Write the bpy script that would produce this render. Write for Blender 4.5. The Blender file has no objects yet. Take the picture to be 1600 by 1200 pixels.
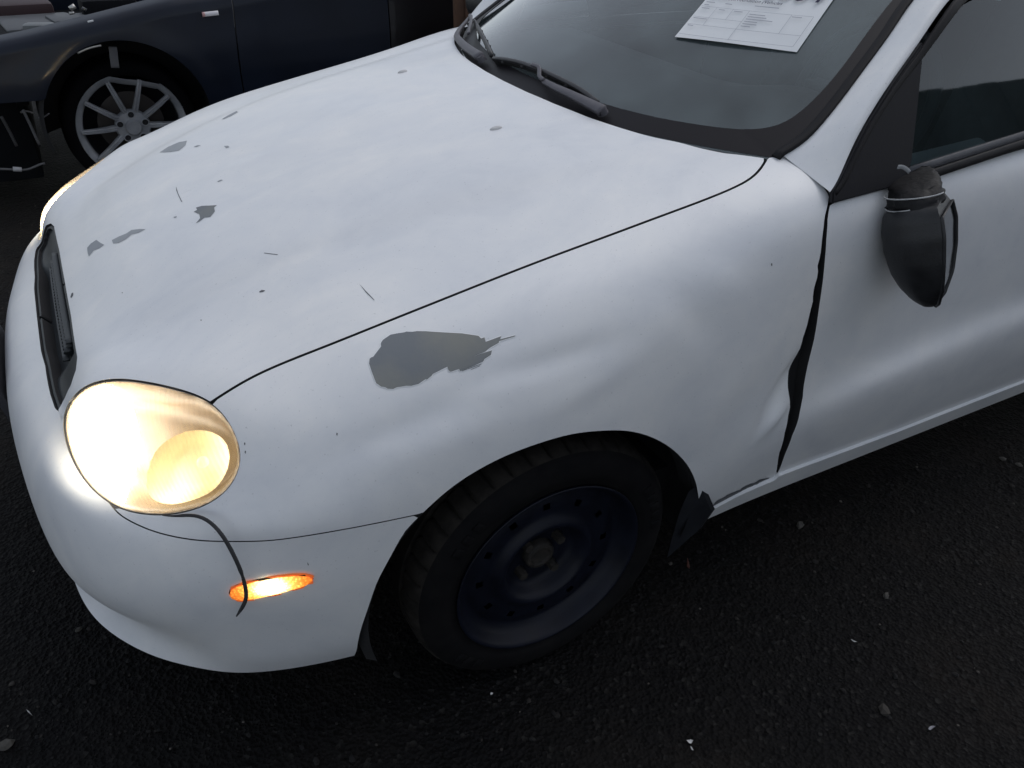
import bpy, bmesh, math, random
import numpy as np
from mathutils import Vector, Matrix
from mathutils.bvhtree import BVHTree
from mathutils.geometry import delaunay_2d_cdt
random.seed(7); rng = np.random.default_rng(7)
R_ = math.radians
scene = bpy.context.scene
COL = scene.collection

# ------------------------------------------------------------------ camera
CAM = np.array([-0.60632118, -1.683135, 1.41254084])
CR = np.array([[0.87898213, 0.23877511, -0.41276733], [-0.47533075, 0.50787393, -0.71841823], [0.03809337, 0.82767779, 0.55990926]])
FPX = 1252.5604
cd = bpy.data.cameras.new('camera'); cam = bpy.data.objects.new('camera', cd); COL.objects.link(cam)
cam.matrix_world = Matrix([[*CR[i], CAM[i]] for i in range(3)] + [[0, 0, 0, 1]])
cd.sensor_fit = 'HORIZONTAL'; cd.sensor_width = 36; cd.lens = FPX / 1600 * 36; cd.clip_start = .02; cd.clip_end = 500
scene.camera = cam
# ------------------------------------------------------------------ sky, sun, exposure
SUN_EL, SUN_AZ = 58, 75            # a veiled sun, high over the car's tail
world = bpy.data.worlds.new('World'); scene.world = world; world.use_nodes = True
wn = world.node_tree; wn.nodes.clear()
wo = wn.nodes.new('ShaderNodeOutputWorld'); bg = wn.nodes.new('ShaderNodeBackground')
sky = wn.nodes.new('ShaderNodeTexSky'); sky.sky_type = 'NISHITA'; sky.sun_disc = False
sky.sun_elevation = R_(SUN_EL); sky.sun_rotation = R_(SUN_AZ); sky.dust_density = 1.2; sky.air_density = 1.0; sky.ozone_density = 1.0
hs = wn.nodes.new('ShaderNodeHueSaturation'); hs.inputs['Saturation'].default_value = .41; hs.inputs['Hue'].default_value = .497
wn.links.new(sky.outputs[0], hs.inputs['Color']); wn.links.new(hs.outputs[0], bg.inputs[0]); wn.links.new(bg.outputs[0], wo.inputs[0])
bg.inputs[1].default_value = 0.14
sl = bpy.data.lights.new('sun', 'SUN'); so = bpy.data.objects.new('sun', sl); COL.objects.link(so)
sl.energy = 0.5; sl.angle = R_(45); sl.color = (1, .97, .94)
_sd = Vector((math.sin(R_(SUN_AZ)) * math.cos(R_(SUN_EL)), math.cos(R_(SUN_AZ)) * math.cos(R_(SUN_EL)), math.sin(R_(SUN_EL))))
so.rotation_euler = (-_sd).to_track_quat('-Z', 'Y').to_euler()
vs = scene.view_settings; vs.view_transform = 'Standard'; vs.look = 'None'; vs.gamma = 1; vs.exposure = 0.14; vs.use_curve_mapping = False
scene.cycles.max_bounces = 7; scene.cycles.adaptive_threshold = .02; scene.cycles.transparent_max_bounces = 12

# ------------------------------------------------------------------ helpers
def pray(px, py):
    d = CR @ np.array([(px - 800) / FPX, -(py - 600) / FPX, -1.]); return d
def at(px, py, ax, val):
    d = pray(px, py); i = 'xyz'.index(ax); return CAM + d * ((val - CAM[i]) / d[i])
def sval(o, label=None, cat=None, group=None, kind=None):
    for k, v in (('label', label), ('category', cat), ('group', group), ('kind', kind)):
        if v: o[k] = v
    return o
def mesh_obj(name, verts, faces, mat, parent=None, smooth=True, mats=None, fmat=None):
    me = bpy.data.meshes.new(name)
    me.from_pydata([tuple(map(float, v)) for v in verts], [], [tuple(map(int, f)) for f in faces])
    if smooth: me.polygons.foreach_set('use_smooth', [True] * len(me.polygons))
    for m in (mats or [mat]): me.materials.append(m)
    if fmat is not None: me.polygons.foreach_set('material_index', fmat)
    me.update(); o = bpy.data.objects.new(name, me); COL.objects.link(o)
    if parent: o.parent = parent
    return o
def empty(name, loc=(0, 0, 0)):
    o = bpy.data.objects.new(name, None); COL.objects.link(o); o.location = loc; o.empty_display_size = .1; return o
def bm_obj(name, bm, mat, parent=None, smooth=True, angle=None):
    me = bpy.data.meshes.new(name); bm.to_mesh(me); bm.free(); me.materials.append(mat)
    if smooth: me.polygons.foreach_set('use_smooth', [True] * len(me.polygons))
    if angle: me.set_sharp_from_angle(angle=R_(angle))
    o = bpy.data.objects.new(name, me); COL.objects.link(o)
    if parent: o.parent = parent
    return o
def copy_tree(o, parent=None):
    c = o.copy(); COL.objects.link(c); c.parent = parent
    for ch in list(o.children): copy_tree(ch, c)
    return c
def spline(t, q):
    """rows give, for each query, the weights of a natural cubic spline through knots t"""
    t = np.asarray(t, float); n = len(t); h = np.diff(t)
    A = np.eye(n); B = np.zeros((n, n))
    for i in range(1, n - 1):
        A[i, i - 1] = h[i - 1]; A[i, i] = 2 * (h[i - 1] + h[i]); A[i, i + 1] = h[i]
        B[i, i - 1] = 6 / h[i - 1]; B[i, i] = -6 / h[i - 1] - 6 / h[i]; B[i, i + 1] = 6 / h[i]
    M = np.linalg.solve(A, B)
    k = np.clip(np.searchsorted(t, q, side='right') - 1, 0, n - 2); W = np.zeros((len(q), n))
    for r, (i, x) in enumerate(zip(k, q)):
        a = (t[i + 1] - x) / h[i]; b = 1 - a
        W[r, i] += a; W[r, i + 1] += b
        W[r] += ((a ** 3 - a) * M[i] + (b ** 3 - b) * M[i + 1]) * h[i] ** 2 / 6
    return W
def curve3(pts, n):
    p = np.array(pts, float); t = np.concatenate([[0], np.cumsum(np.linalg.norm(np.diff(p, axis=0), axis=1) ** .5)])
    return spline(t, np.linspace(0, t[-1], n)) @ p
def frame_path(path):
    T = np.gradient(path, axis=0); T /= np.linalg.norm(T, axis=1)[:, None] + 1e-12
    return T
def sweep(bm, path, prof, up=(0, 0, 1), scale=None, caps=True, closed=False):
    """prof: 2D points (side, up); swept along path"""
    path = np.array(path, float); T = frame_path(path); rings = []
    for i, p in enumerate(path):
        s = np.cross(T[i], up); s /= np.linalg.norm(s) + 1e-12; u = np.cross(s, T[i]); k = 1 if scale is None else scale[i]
        rings.append([bm.verts.new(p + (s * a + u * b) * k) for a, b in prof])
    m = len(prof); N = len(rings)
    for i in range(N if closed else N - 1):
        A, B = rings[i], rings[(i + 1) % N]
        for j in range(m): bm.faces.new((A[j], A[(j + 1) % m], B[(j + 1) % m], B[j]))
    if caps and not closed:
        bm.faces.new(rings[0][::-1]); bm.faces.new(rings[-1])
    return rings
def circ(r, n=8, r2=None): return [(r * math.cos(2 * math.pi * i / n), (r2 or r) * math.sin(2 * math.pi * i / n)) for i in range(n)]
def rrect(w, h, b=.2):
    c = min(w, h) * b
    return [(-w + c, -h), (w - c, -h), (w, -h + c), (w, h - c), (w - c, h), (-w + c, h), (-w, h - c), (-w, -h + c)]
def tube(name, path, r, mat, parent=None, n=8, scale=None, up=(0, 0, 1)):
    bm = bmesh.new(); sweep(bm, path, circ(r, n), up, scale); bmesh.ops.recalc_face_normals(bm, faces=bm.faces[:]); return bm_obj(name, bm, mat, parent)
def box(bm, c, s, rot=None, bev=0):
    r = bmesh.ops.create_cube(bm, size=1)['verts']
    bmesh.ops.scale(bm, vec=s, verts=r)
    if bev:
        e = list({e for v in r for e in v.link_edges})
        r = list({v for f in bmesh.ops.bevel(bm, geom=e, offset=bev, segments=2, affect='EDGES', profile=.6)['faces'] for v in f.verts} | {v for v in r if v.is_valid})
    if rot is not None: bmesh.ops.rotate(bm, cent=(0, 0, 0), matrix=rot, verts=r)
    bmesh.ops.translate(bm, vec=c, verts=r); return r
def lathe(bm, prof, n=64, axis='y', c=(0, 0, 0), a0=0, a1=2 * math.pi):
    """prof: (r, along axis)"""
    full = abs(a1 - a0 - 2 * math.pi) < 1e-6; m = n if full else n + 1; rings = []
    for i in range(m):
        a = a0 + (a1 - a0) * i / n; rings.append([bm.verts.new((c[0] + r * math.cos(a), c[1] + h, c[2] + r * math.sin(a))) for r, h in prof])
    for i in range(n):
        A, B = rings[i], rings[(i + 1) % m]
        for j in range(len(prof) - 1): bm.faces.new((A[j], B[j], B[j + 1], A[j + 1]))
    return rings

# ------------------------------------------------------------------ materials
def mat(name, base=(.8, .8, .8), rough=.5, metal=0, coat=0, spec=.5, emit=None, es=0):
    m = bpy.data.materials.new(name); m.use_nodes = True; b = m.node_tree.nodes['Principled BSDF']
    b.inputs['Base Color'].default_value = (*base, 1); b.inputs['Roughness'].default_value = rough; b.inputs['Metallic'].default_value = metal
    b.inputs['Coat Weight'].default_value = coat; b.inputs['Specular IOR Level'].default_value = spec
    if emit: b.inputs['Emission Color'].default_value = (*emit, 1); b.inputs['Emission Strength'].default_value = es
    return m
def nd(m, t, **kw):
    n = m.node_tree.nodes.new(t)
    for k, v in kw.items():
        if k in n.inputs: n.inputs[k].default_value = v
        else: setattr(n, k, v)
    return n
def lk(m, a, b): m.node_tree.links.new(a, b)
def ramp(m, fac, stops):
    r = nd(m, 'ShaderNodeValToRGB'); e = r.color_ramp.elements
    while len(e) < len(stops): e.new(.5)
    for s, (p, c) in zip(e, stops): s.position = p; s.color = (*c, 1) if len(c) == 3 else c
    lk(m, fac, r.inputs[0]); return r
def varied(name, c1, c2, scale=6, rough=(.4, .6), bump=0, bscale=80, metal=0, coat=0, detail=6, spec=.5, stops=(.35, .7)):
    m = mat(name, c1, rough[0], metal, coat, spec); b = m.node_tree.nodes['Principled BSDF']
    tc = nd(m, 'ShaderNodeTexCoord'); n1 = nd(m, 'ShaderNodeTexNoise', Scale=scale, Detail=detail, Roughness=.6)
    lk(m, tc.outputs['Object'], n1.inputs['Vector'])
    r = ramp(m, n1.outputs[0], [(stops[0], c1), (stops[1], c2)]); lk(m, r.outputs[0], b.inputs['Base Color'])
    mr = nd(m, 'ShaderNodeMapRange'); mr.inputs['To Min'].default_value = rough[0]; mr.inputs['To Max'].default_value = rough[1]
    lk(m, n1.outputs[0], mr.inputs[0]); lk(m, mr.outputs[0], b.inputs['Roughness'])
    if bump:
        n2 = nd(m, 'ShaderNodeTexNoise', Scale=bscale, Detail=4.0); lk(m, tc.outputs['Object'], n2.inputs['Vector'])
        bp = nd(m, 'ShaderNodeBump', Strength=bump, Distance=.002); lk(m, n2.outputs[0], bp.inputs['Height']); lk(m, bp.outputs[0], b.inputs['Normal'])
    return m

def white_paint():
    m = mat('white_paint', (.74, .75, .77), .38, 0, .25); b = m.node_tree.nodes['Principled BSDF']; b.inputs['Coat Roughness'].default_value = .25
    tc = nd(m, 'ShaderNodeTexCoord')
    n1 = nd(m, 'ShaderNodeTexNoise', Scale=4.0, Detail=5.0, Roughness=.6, Distortion=.6); mpv = nd(m, 'ShaderNodeMapping'); mpv.inputs['Scale'].default_value = (.8, 1.3, 1); mpv.inputs['Rotation'].default_value = (0, 0, .5); lk(m, tc.outputs['Object'], mpv.inputs[0]); lk(m, mpv.outputs[0], n1.inputs['Vector'])
    n2 = nd(m, 'ShaderNodeTexNoise', Scale=260.0, Detail=2.0); lk(m, tc.outputs['Object'], n2.inputs['Vector'])
    n4 = nd(m, 'ShaderNodeTexNoise', Scale=13.0, Detail=4.0, Roughness=.65, Distortion=.8); lk(m, tc.outputs['Object'], n4.inputs['Vector'])
    mxn = nd(m, 'ShaderNodeMath', operation='MULTIPLY_ADD'); mxn.inputs[1].default_value = .32; lk(m, n4.outputs[0], mxn.inputs[0]); sc_ = nd(m, 'ShaderNodeMath', operation='MULTIPLY_ADD'); sc_.inputs[1].default_value = 1.0; sc_.inputs[2].default_value = -.16; lk(m, n1.outputs[0], sc_.inputs[0]); lk(m, sc_.outputs[0], mxn.inputs[2])
    r1 = ramp(m, mxn.outputs[0], [(.28, (.65, .67, .705)), (.44, (.71, .725, .75)), (.56, (.745, .755, .77)), (.70, (.80, .80, .80))])
    r2 = ramp(m, n2.outputs[0], [(.24, (.55, .55, .56)), (.32, (1, 1, 1))])
    mx = nd(m, 'ShaderNodeMix', data_type='RGBA', blend_type='MULTIPLY'); mx.inputs[0].default_value = .5
    lk(m, r1.outputs[0], mx.inputs[6]); lk(m, r2.outputs[0], mx.inputs[7]); lk(m, mx.outputs[2], b.inputs['Base Color'])
    mr = nd(m, 'ShaderNodeMapRange'); mr.inputs[1].default_value = .3; mr.inputs[2].default_value = .7; mr.inputs[3].default_value = .33; mr.inputs[4].default_value = .55
    lk(m, n1.outputs[0], mr.inputs[0]); lk(m, mr.outputs[0], b.inputs['Roughness'])
    n3 = nd(m, 'ShaderNodeTexNoise', Scale=9.0, Detail=2.0); lk(m, tc.outputs['Object'], n3.inputs['Vector'])
    bp = nd(m, 'ShaderNodeBump', Strength=.12, Distance=.01); lk(m, n3.outputs[0], bp.inputs['Height']); lk(m, bp.outputs[0], b.inputs['Normal'])
    return m
WHITE = white_paint()
SEAM_SHADE = mat('seam_shade', (.02, .02, .022), .8)  # shade of the panel gaps, put into the colour of the flanges
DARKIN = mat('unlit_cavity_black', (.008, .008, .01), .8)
RUBBER = varied('black_rubber', (.012, .012, .014), (.022, .022, .024), 30, (.6, .8), .15, 200)
PLASTIC = varied('black_plastic', (.018, .019, .022), (.03, .031, .035), 18, (.45, .65), .2, 300)
GREYPL = varied('grey_plastic', (.045, .047, .055), (.075, .078, .088), 14, (.5, .7), .2, 200)

# ------------------------------------------------------------------ the white car's body: one master surface, panels cut from it
ZC = np.array([(-.72, .605), (-.70, .632), (-.684, .65), (-.64, .684), (-.56, .732), (-.45, .783), (-.3, .836), (-.15, .878), (0, .91), (.16, .936), (.31, .952), (.5, .965), (.75, .975), (2.5, 1.0)])
ZS = np.array([(-.72, .585), (-.65, .647), (-.6, .672), (-.513, .704), (-.444, .732), (-.348, .764), (-.247, .791), (-.142, .815), (.014, .846), (.150, .871), (.245, .890), (.341, .910), (.43, .929), (.51, .945), (.75, .955), (2.5, .96)])
YS = np.array([(-.72, .5), (-.6, .57), (-.513, .62), (-.444, .627), (-.348, .643), (-.247, .655), (-.142, .66), (.014, .663), (.150, .666), (.245, .670), (.341, .675), (.43, .69), (.55, .70), (2.5, .708)])
def hood_z(x, y):
    zc, zs, ys = (np.interp(x, A[:, 0], A[:, 1]) for A in (ZC, ZS, YS))
    return zc + (zs - zc) * (np.abs(y) / ys) ** 2.1
ST = []   # stations from the nose centre round the corner and down the left side: rows bottom lip .. shoulder
def sx(x, yz, xc): ST.append(([(x, y, z) for y, z in yz], xc))
ST.append(([(-.815, 0, .195), (-.798, 0, .245), (-.812, 0, .305), (-.838, 0, .43), (-.805, 0, .54), (-.748, 0, .582), (-.716, 0, .615), (-.684, 0, .65)], -.42))
ST.append(([(-.813, -.2, .195), (-.795, -.2, .245), (-.809, -.2, .305), (-.833, -.2, .43), (-.80, -.2, .54), (-.745, -.2, .582), (-.715, -.2, .615), (-.682, -.2, .651)], -.36))
ST.append(([(-.800, -.37, .195), (-.775, -.36, .245), (-.793, -.36, .305), (-.818, -.36, .43), (-.782, -.36, .54), (-.735, -.36, .58), (-.71, -.35, .617), (-.676, -.345, .655)], -.30))
ST.append(([(-.766, -.495, .195), (-.742, -.485, .245), (-.768, -.50, .305), (-.790, -.50, .43), (-.757, -.495, .54), (-.718, -.49, .572), (-.703, -.455, .625), (-.658, -.42, .672)], -.24))
ST.append(([(-.705, -.592, .195), (-.694, -.582, .245), (-.717, -.598, .305), (-.742, -.607, .43), (-.712, -.59, .54), (-.685, -.575, .565), (-.665, -.54, .628), (-.622, -.485, .683)], -.18))
ST.append(([(-.64, -.657, .195), (-.637, -.658, .245), (-.652, -.672, .305), (-.675, -.687, .435), (-.65, -.668, .54), (-.625, -.66, .567), (-.605, -.625, .63), (-.565, -.555, .695)], -.12))
ST.append(([(-.56, -.715, .198), (-.565, -.73, .25), (-.57, -.74, .31), (-.58, -.755, .45), (-.565, -.742, .54), (-.55, -.738, .57), (-.53, -.69, .64), (-.50, -.632, .708)], -.06))
sx(-.44, [(-.760, .205), (-.777, .25), (-.79, .31), (-.806, .45), (-.800, .54), (-.793, .58), (-.736, .665), (-.674, .714)], 0)
sx(-.30, [(-.785, .21), (-.80, .25), (-.812, .31), (-.824, .45), (-.824, .545), (-.818, .60), (-.780, .685), (-.712, .750)], .06)
sx(-.12, [(-.792, .21), (-.805, .25), (-.818, .31), (-.83, .45), (-.834, .55), (-.83, .62), (-.800, .712), (-.733, .788)], .13)
sx(.08, [(-.79, .21), (-.805, .25), (-.818, .32), (-.83, .45), (-.835, .55), (-.831, .63), (-.808, .73), (-.752, .815)], .20)
sx(.28, [(-.785, .215), (-.80, .26), (-.815, .33), (-.827, .45), (-.83, .55), (-.826, .64), (-.811, .75), (-.767, .842)], .33)
sx(.48, [(-.775, .215), (-.795, .275), (-.813, .345), (-.829, .46), (-.823, .55), (-.819, .65), (-.806, .775), (-.773, .890)], .5)
for x in (.75, 1.1, 1.6, 2.2, 2.8):
    dz = .025 * min(1, (x - .5) / .6); dc = .05 * min(1, (x - .55) / .7)
    sx(x, [(-.772, .215), (-.795, .28), (-.816, .36), (-.836, .482 + dc), (-.813, .548 + dc), (-.811, .65 + dc * .5), (-.801, .785 + dz * .8), (-.770, .898 + dz * .8)], x)
sx(3.12, [(-.74, .23), (-.765, .28), (-.785, .36), (-.80, .47), (-.795, .555), (-.788, .65), (-.775, .80), (-.745, .90)], 2.95)
ST.append(([(3.28, -.62, .25), (3.30, -.63, .30), (3.32, -.64, .37), (3.335, -.65, .47), (3.32, -.64, .56), (3.30, -.63, .66), (3.28, -.61, .81), (3.25, -.57, .92)], 3.0))
ST.append(([(3.34, -.35, .26), (3.36, -.35, .31), (3.38, -.35, .38), (3.40, -.35, .48), (3.385, -.35, .57), (3.36, -.35, .67), (3.335, -.34, .82), (3.29, -.33, .945)], 3.06))
ST.append(([(3.35, 0, .26), (3.37, 0, .31), (3.39, 0, .38), (3.41, 0, .48), (3.395, 0, .57), (3.37, 0, .67), (3.345, 0, .82), (3.30, 0, .95)], 3.12))
CN = np.zeros((len(ST), 12, 3))
for i, (rows, xc) in enumerate(ST):
    CN[i, :8] = rows
    p = np.array(rows[7])
    for j, fr in zip(range(8, 12), (.13, .40, .70, 1.0)):
        x, y = p[0] + (xc - p[0]) * fr, p[1] * (1 - fr); CN[i, j] = (x, y, hood_z(x, y) if x < 2.6 else .965 + .02 * (1 - (y / .7) ** 2))
du = np.linalg.norm(np.diff(CN[:, 2:9], axis=0), axis=2).mean(1); tu = np.concatenate([[0], np.cumsum(du)])
dv = np.linalg.norm(np.diff(CN[:13], axis=1), axis=2).mean(0); tv = np.concatenate([[0], np.cumsum(dv)])
def knots(t, step):   # sample positions, dense
    return np.concatenate([np.linspace(t[i], t[i + 1], max(2, int(math.ceil((t[i + 1] - t[i]) / step[i])) + 1))[:-1] for i in range(len(t) - 1)] + [[t[-1]]])
qu = knots(tu, [.008] * 14 + [.02] + [.05] * 10); qv = knots(tv, [.008] * 9 + [.012] * 3)
Au, Av = spline(tu, qu), spline(tv, qv)
G = np.einsum('ai,ijk,bj->abk', Au, CN, Av)
def smooth_grid(G, it):
    for _ in range(it):
        H = G.copy(); H[1:-1] += .25 * (G[2:] + G[:-2] - 2 * G[1:-1]); K = H.copy(); K[:, 1:-1] += .25 * (H[:, 2:] + H[:, :-2] - 2 * H[:, 1:-1]); G = K
    return G
G = smooth_grid(G, 8); G[0, :, 1] = 0; G[:, -1, 1] = 0; G[-1, :, 1] = 0
# raised centre of the bonnet: a soft step along two lines running back from the grille ends
def bonnet_step(P):
    x, y, z = P[..., 0], np.abs(P[..., 1]), P[..., 2]
    yl = .33 + .17 * np.clip((x + .7) / 1.0, 0, 1.2)
    top = np.clip((z - np.where(x < -.5, .655, .70)) / .04, 0, 1)
    s = .007 / (1 + np.exp((y - yl) / .012)) * top * np.clip((x + .68) / .12, 0, 1)
    P = P.copy(); P[..., 2] += s; return P
G = bonnet_step(G)
NU, NV = G.shape[:2]
def grid_normals(G):
    a = np.gradient(G, axis=0); b = np.gradient(G, axis=1); n = np.cross(a, b); n /= np.linalg.norm(n, axis=2)[..., None] + 1e-12; return n
GN = grid_normals(G)
if GN[NU // 3, NV // 3, 1] > 0: GN = -GN
idx = np.arange(NU * NV).reshape(NU, NV)
QD = np.stack([idx[:-1, :-1], idx[1:, :-1], idx[1:, 1:], idx[:-1, 1:]], -1).reshape(-1, 4)
# orientation of quads so that faces look outward
_c = G.reshape(-1, 3)[QD[len(QD) // 3]]; _fn = np.cross(_c[1] - _c[0], _c[3] - _c[0]); FLIP = np.dot(_fn, GN.reshape(-1, 3)[QD[len(QD) // 3][0]]) < 0
if FLIP: QD = QD[:, ::-1]
GV = G.reshape(-1, 3); GNf = GN.reshape(-1, 3)
UV = np.stack(np.meshgrid(np.arange(NU), np.arange(NV), indexing='ij'), -1).reshape(-1, 2).astype(float)
TR = np.concatenate([QD[:, [0, 1, 2]], QD[:, [0, 2, 3]]])
MIR = np.array([1, -1, 1.])
bvh = BVHTree.FromPolygons([tuple(v) for v in GV], [tuple(t) for t in TR.tolist()])
VV2 = np.concatenate([GV, GV * MIR]); TR2 = np.concatenate([TR, TR[:, ::-1] + len(GV)])
bvh2 = BVHTree.FromPolygons([tuple(v) for v in VV2], [tuple(t) for t in TR2.tolist()])
def uv_of(loc, fi):
    t = TR[fi]; a, b, c = GV[t]; v0, v1, v2 = b - a, c - a, np.array(loc) - a
    d00, d01, d11, d20, d21 = v0 @ v0, v0 @ v1, v1 @ v1, v2 @ v0, v2 @ v1; dn = d00 * d11 - d01 * d01
    w1 = (d11 * d20 - d01 * d21) / dn; w2 = (d00 * d21 - d01 * d20) / dn
    return UV[t[0]] * (1 - w1 - w2) + UV[t[1]] * w1 + UV[t[2]] * w2
def onpx(px, py):
    h = bvh.ray_cast(Vector(CAM), Vector(pray(px, py)).normalized())
    if h[0] is None:     # just off the edge: take the nearest point of the surface
        d = pray(px, py); h = min((bvh.find_nearest(Vector(CAM + d * t)) for t in np.linspace(.8, 2.6, 240)), key=lambda r: r[3])
        if h[3] > .06: print('far from surface', px, py, h[3])
    return uv_of(h[0], h[2])
def onxyz(x, y, z):
    h = bvh.find_nearest(Vector((x, y, z))); return uv_of(h[0], h[2])
def uv3(q):   # uv -> point
    q = np.clip(np.asarray(q, float), 0, [NU - 1.001, NV - 1.001]); i = q.astype(int); f = q - i
    a, b = f[..., :1], f[..., 1:]; I, J = i[..., 0], i[..., 1]
    return (G[I, J] * (1 - a) + G[I + 1, J] * a) * (1 - b) + (G[I, J + 1] * (1 - a) + G[I + 1, J + 1] * a) * b
class Region:
    """closed outline on the master surface; d() is a signed distance in metres, positive inside"""
    def __init__(s, uv, step=1.5, smooth=True):
        uv = np.array(uv, float); out = []
        for a, b in zip(uv, np.roll(uv, -1, 0)):
            n = max(1, int(np.linalg.norm(b - a) / step)); out += [a + (b - a) * k / n for k in range(n)]
        s.uv = np.array(out); s.p = uv3(s.uv)
        inn = ((s.uv >= -.01) & (s.uv <= np.array([NU - .99, NV - .99]))).all(1); s.edge = inn & np.roll(inn, -1)
        s.D = None
    def d(s):
        if s.D is not None: return s.D
        x, y = UV[:, 0], UV[:, 1]; ins = np.zeros(len(UV), bool)
        A, B = s.uv, np.roll(s.uv, -1, 0)
        lo, hi = s.uv.min(0) - 25, s.uv.max(0) + 25
        near = ((UV >= lo) & (UV <= hi)).all(1); xn, yn, Pn = x[near], y[near], GV[near]
        I = np.zeros(len(xn), bool); dist = np.full(len(xn), 1e9); PA, PB = s.p, np.roll(s.p, -1, 0)
        for k in range(len(A)):
            (ax, ay), (bx, by) = A[k], B[k]
            if ay != by:
                c = ((ay > yn) != (by > yn)); I ^= c & (xn < (bx - ax) * (yn - ay) / (by - ay) + ax)
            if s.edge[k]:
                e = PB[k] - PA[k]; L = e @ e
                t = np.clip((Pn - PA[k]) @ e / (L + 1e-14), 0, 1); q = Pn - PA[k] - t[:, None] * e; dist = np.minimum(dist, np.einsum('ij,ij->i', q, q))
        dd = np.full(len(UV), -1.0); dd[near] = np.where(I, 1, -1) * np.sqrt(np.minimum(dist, 1.0)); s.D = dd; return dd
def clipg(P, NN, Q, d):
    """cut a quad grid where d>0 -> verts, normals, faces, boundary edges"""
    ins = d > 0; q = ins[Q]; full = q.all(1); mixed = q.any(1) & ~full
    used = np.unique(np.concatenate([Q[full].ravel(), Q[mixed][q[mixed]]])); mp = -np.ones(len(P), int); mp[used] = np.arange(len(used))
    V = [*P[used]]; N = [*NN[used]]; F = [tuple(mp[f]) for f in Q[full]]; cache = {}; BE = []
    for f in Q[mixed]:
        poly = []; cuts = []
        for k in range(4):
            a, b = f[k], f[(k + 1) % 4]
            if ins[a]: poly.append(mp[a])
            if ins[a] != ins[b]:
                key = (min(a, b), max(a, b))
                if key not in cache:
                    t = d[a] / (d[a] - d[b]); cache[key] = len(V); V.append(P[a] + (P[b] - P[a]) * t); n = NN[a] + (NN[b] - NN[a]) * t; N.append(n / np.linalg.norm(n))
                poly.append(cache[key]); cuts.append((len(poly) - 1, ins[a]))
        if len(poly) >= 3: F.append(tuple(poly))
        if len(cuts) == 2:
            i0 = [c for c, s_ in cuts if s_][0]; i1 = [c for c, s_ in cuts if not s_][0]; BE.append((poly[i0], poly[i1]))
    return np.array(V), np.array(N), F, BE
def clip(d, disp=None): return clipg(GV if disp is None else GV + disp, GNf, QD, d)
def panel(name, d, mat_, parent, depth=.014, side='near', disp=None, off=0.0, ret=None):
    V, N, F, BE = clip(d, disp); V = V + N * off
    n0 = len(V); m = {}; V2 = []; F2 = []
    for a, b in BE:
        for k in (a, b):
            if k not in m: m[k] = n0 + len(V2); V2 += [V[k], V[k] - N[k] * depth]
        F2.append((m[b], m[a], m[a] + 1, m[b] + 1))
    AV = np.concatenate([V, np.array(V2)]) if V2 else V; AF = list(F) + F2
    if side == 'far': AV = AV * MIR; AF = [f[::-1] for f in AF]
    if side == 'both':
        n = len(AV); AF = AF + [tuple(k + n for k in f[::-1]) for f in AF]; AV = np.concatenate([AV, AV * MIR])
    fm = [0] * len(F) + [1] * len(F2); fm = fm * (2 if side == 'both' else 1)
    o = mesh_obj(name, AV, AF, mat_, parent, mats=[mat_, ret or SEAM_SHADE], fmat=fm)
    if side == 'both':
        bm = bmesh.new(); bm.from_mesh(o.data); vs_ = [v for v in bm.verts if abs(v.co.y) < 1e-5]; bmesh.ops.remove_doubles(bm, verts=vs_, dist=1e-5); bm.to_mesh(o.data); bm.free()
    return o

car = empty('white_car'); sval(car, 'white car with peeling paint, dented fender and headlights switched on', 'car')
# outlines traced on the bodywork
seam_px = [(1199, 247), (1190, 262), (1175, 277.5), (1149, 292.5), (1100, 313), (1025, 341), (950, 369), (837, 411), (700, 465), (600, 505), (500, 545), (400, 587), (333, 627)]
lamp_px = [(100, 652), (108, 630), (124, 611), (146, 599), (175, 593.5), (205, 594.5), (245, 601), (285, 611), (318, 624), (344, 644), (362, 670), (373, 700), (373, 728), (362, 754), (340, 777), (310, 793), (275, 802), (240, 804), (205, 799), (175, 787), (148, 767), (126, 741), (110, 710), (101, 680)]
def px_curve(L, n, closed=False):
    L = np.array(L, float)
    if closed: c = curve3(np.concatenate([L[-3:], L, L[:4]]), n * 2); d = np.linalg.norm(c - L[0], axis=1); h = len(c) // 2; i0 = int(np.argmin(d[:h])); i1 = h + int(np.argmin(d[h:])); return c[i0:i1]
    return curve3(L, n)
seam = [onpx(*p) for p in px_curve(seam_px, 60)]; lamp = [onpx(*p) for p in px_curve(lamp_px, 60, True)]
rear = [onxyz(.305 + .2 * (y / .65) ** 2.2, -y, hood_z(.305 + .2 * (y / .65) ** 2.2, y)) for y in (0, .1, .2, .3, .4, .5, .58)]
gr_top = [onxyz(-.684, -y, .65) for y in (0, .08, .16)] + [onpx(*p) for p in ((119, 560), (117, 580), (110, 602), (98, 625), (89, 641))]
gr_bot = [onpx(*p) for p in ((86, 636), (79, 615), (75, 596), (71, 570))] + [onxyz(-.748, -y, .582) for y in (.14, .07, 0)]
def beyond(p, du=0, dv=0): return np.array([p[0] + du, p[1] + dv])
BIGV = NV + 40
hood_uv = [beyond(rear[0], 0, 0)] + rear[1:] + seam + [np.mean(lamp, axis=0), onpx(95, 660)] + [gr_top[-1]] + gr_top[::-1][1:]
hood_uv = hood_uv[:-1] + [(gr_top[0][0], gr_top[0][1]), (-30, gr_top[0][1]), (-30, BIGV), (rear[0][0], BIGV)]
H_ = Region(hood_uv); L_ = Region(lamp)
G_ = Region(gr_top[1:] + gr_bot[:-1] + [(-30, gr_bot[-1][1]), (-30, gr_top[0][1])])
bs_px = [(662, 802), (610, 813), (560, 823), (510, 832), (460, 840), (415, 845), (370, 846), (320, 845), (280, 840), (240, 830), (205, 815), (184, 801), (170, 784)]
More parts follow.
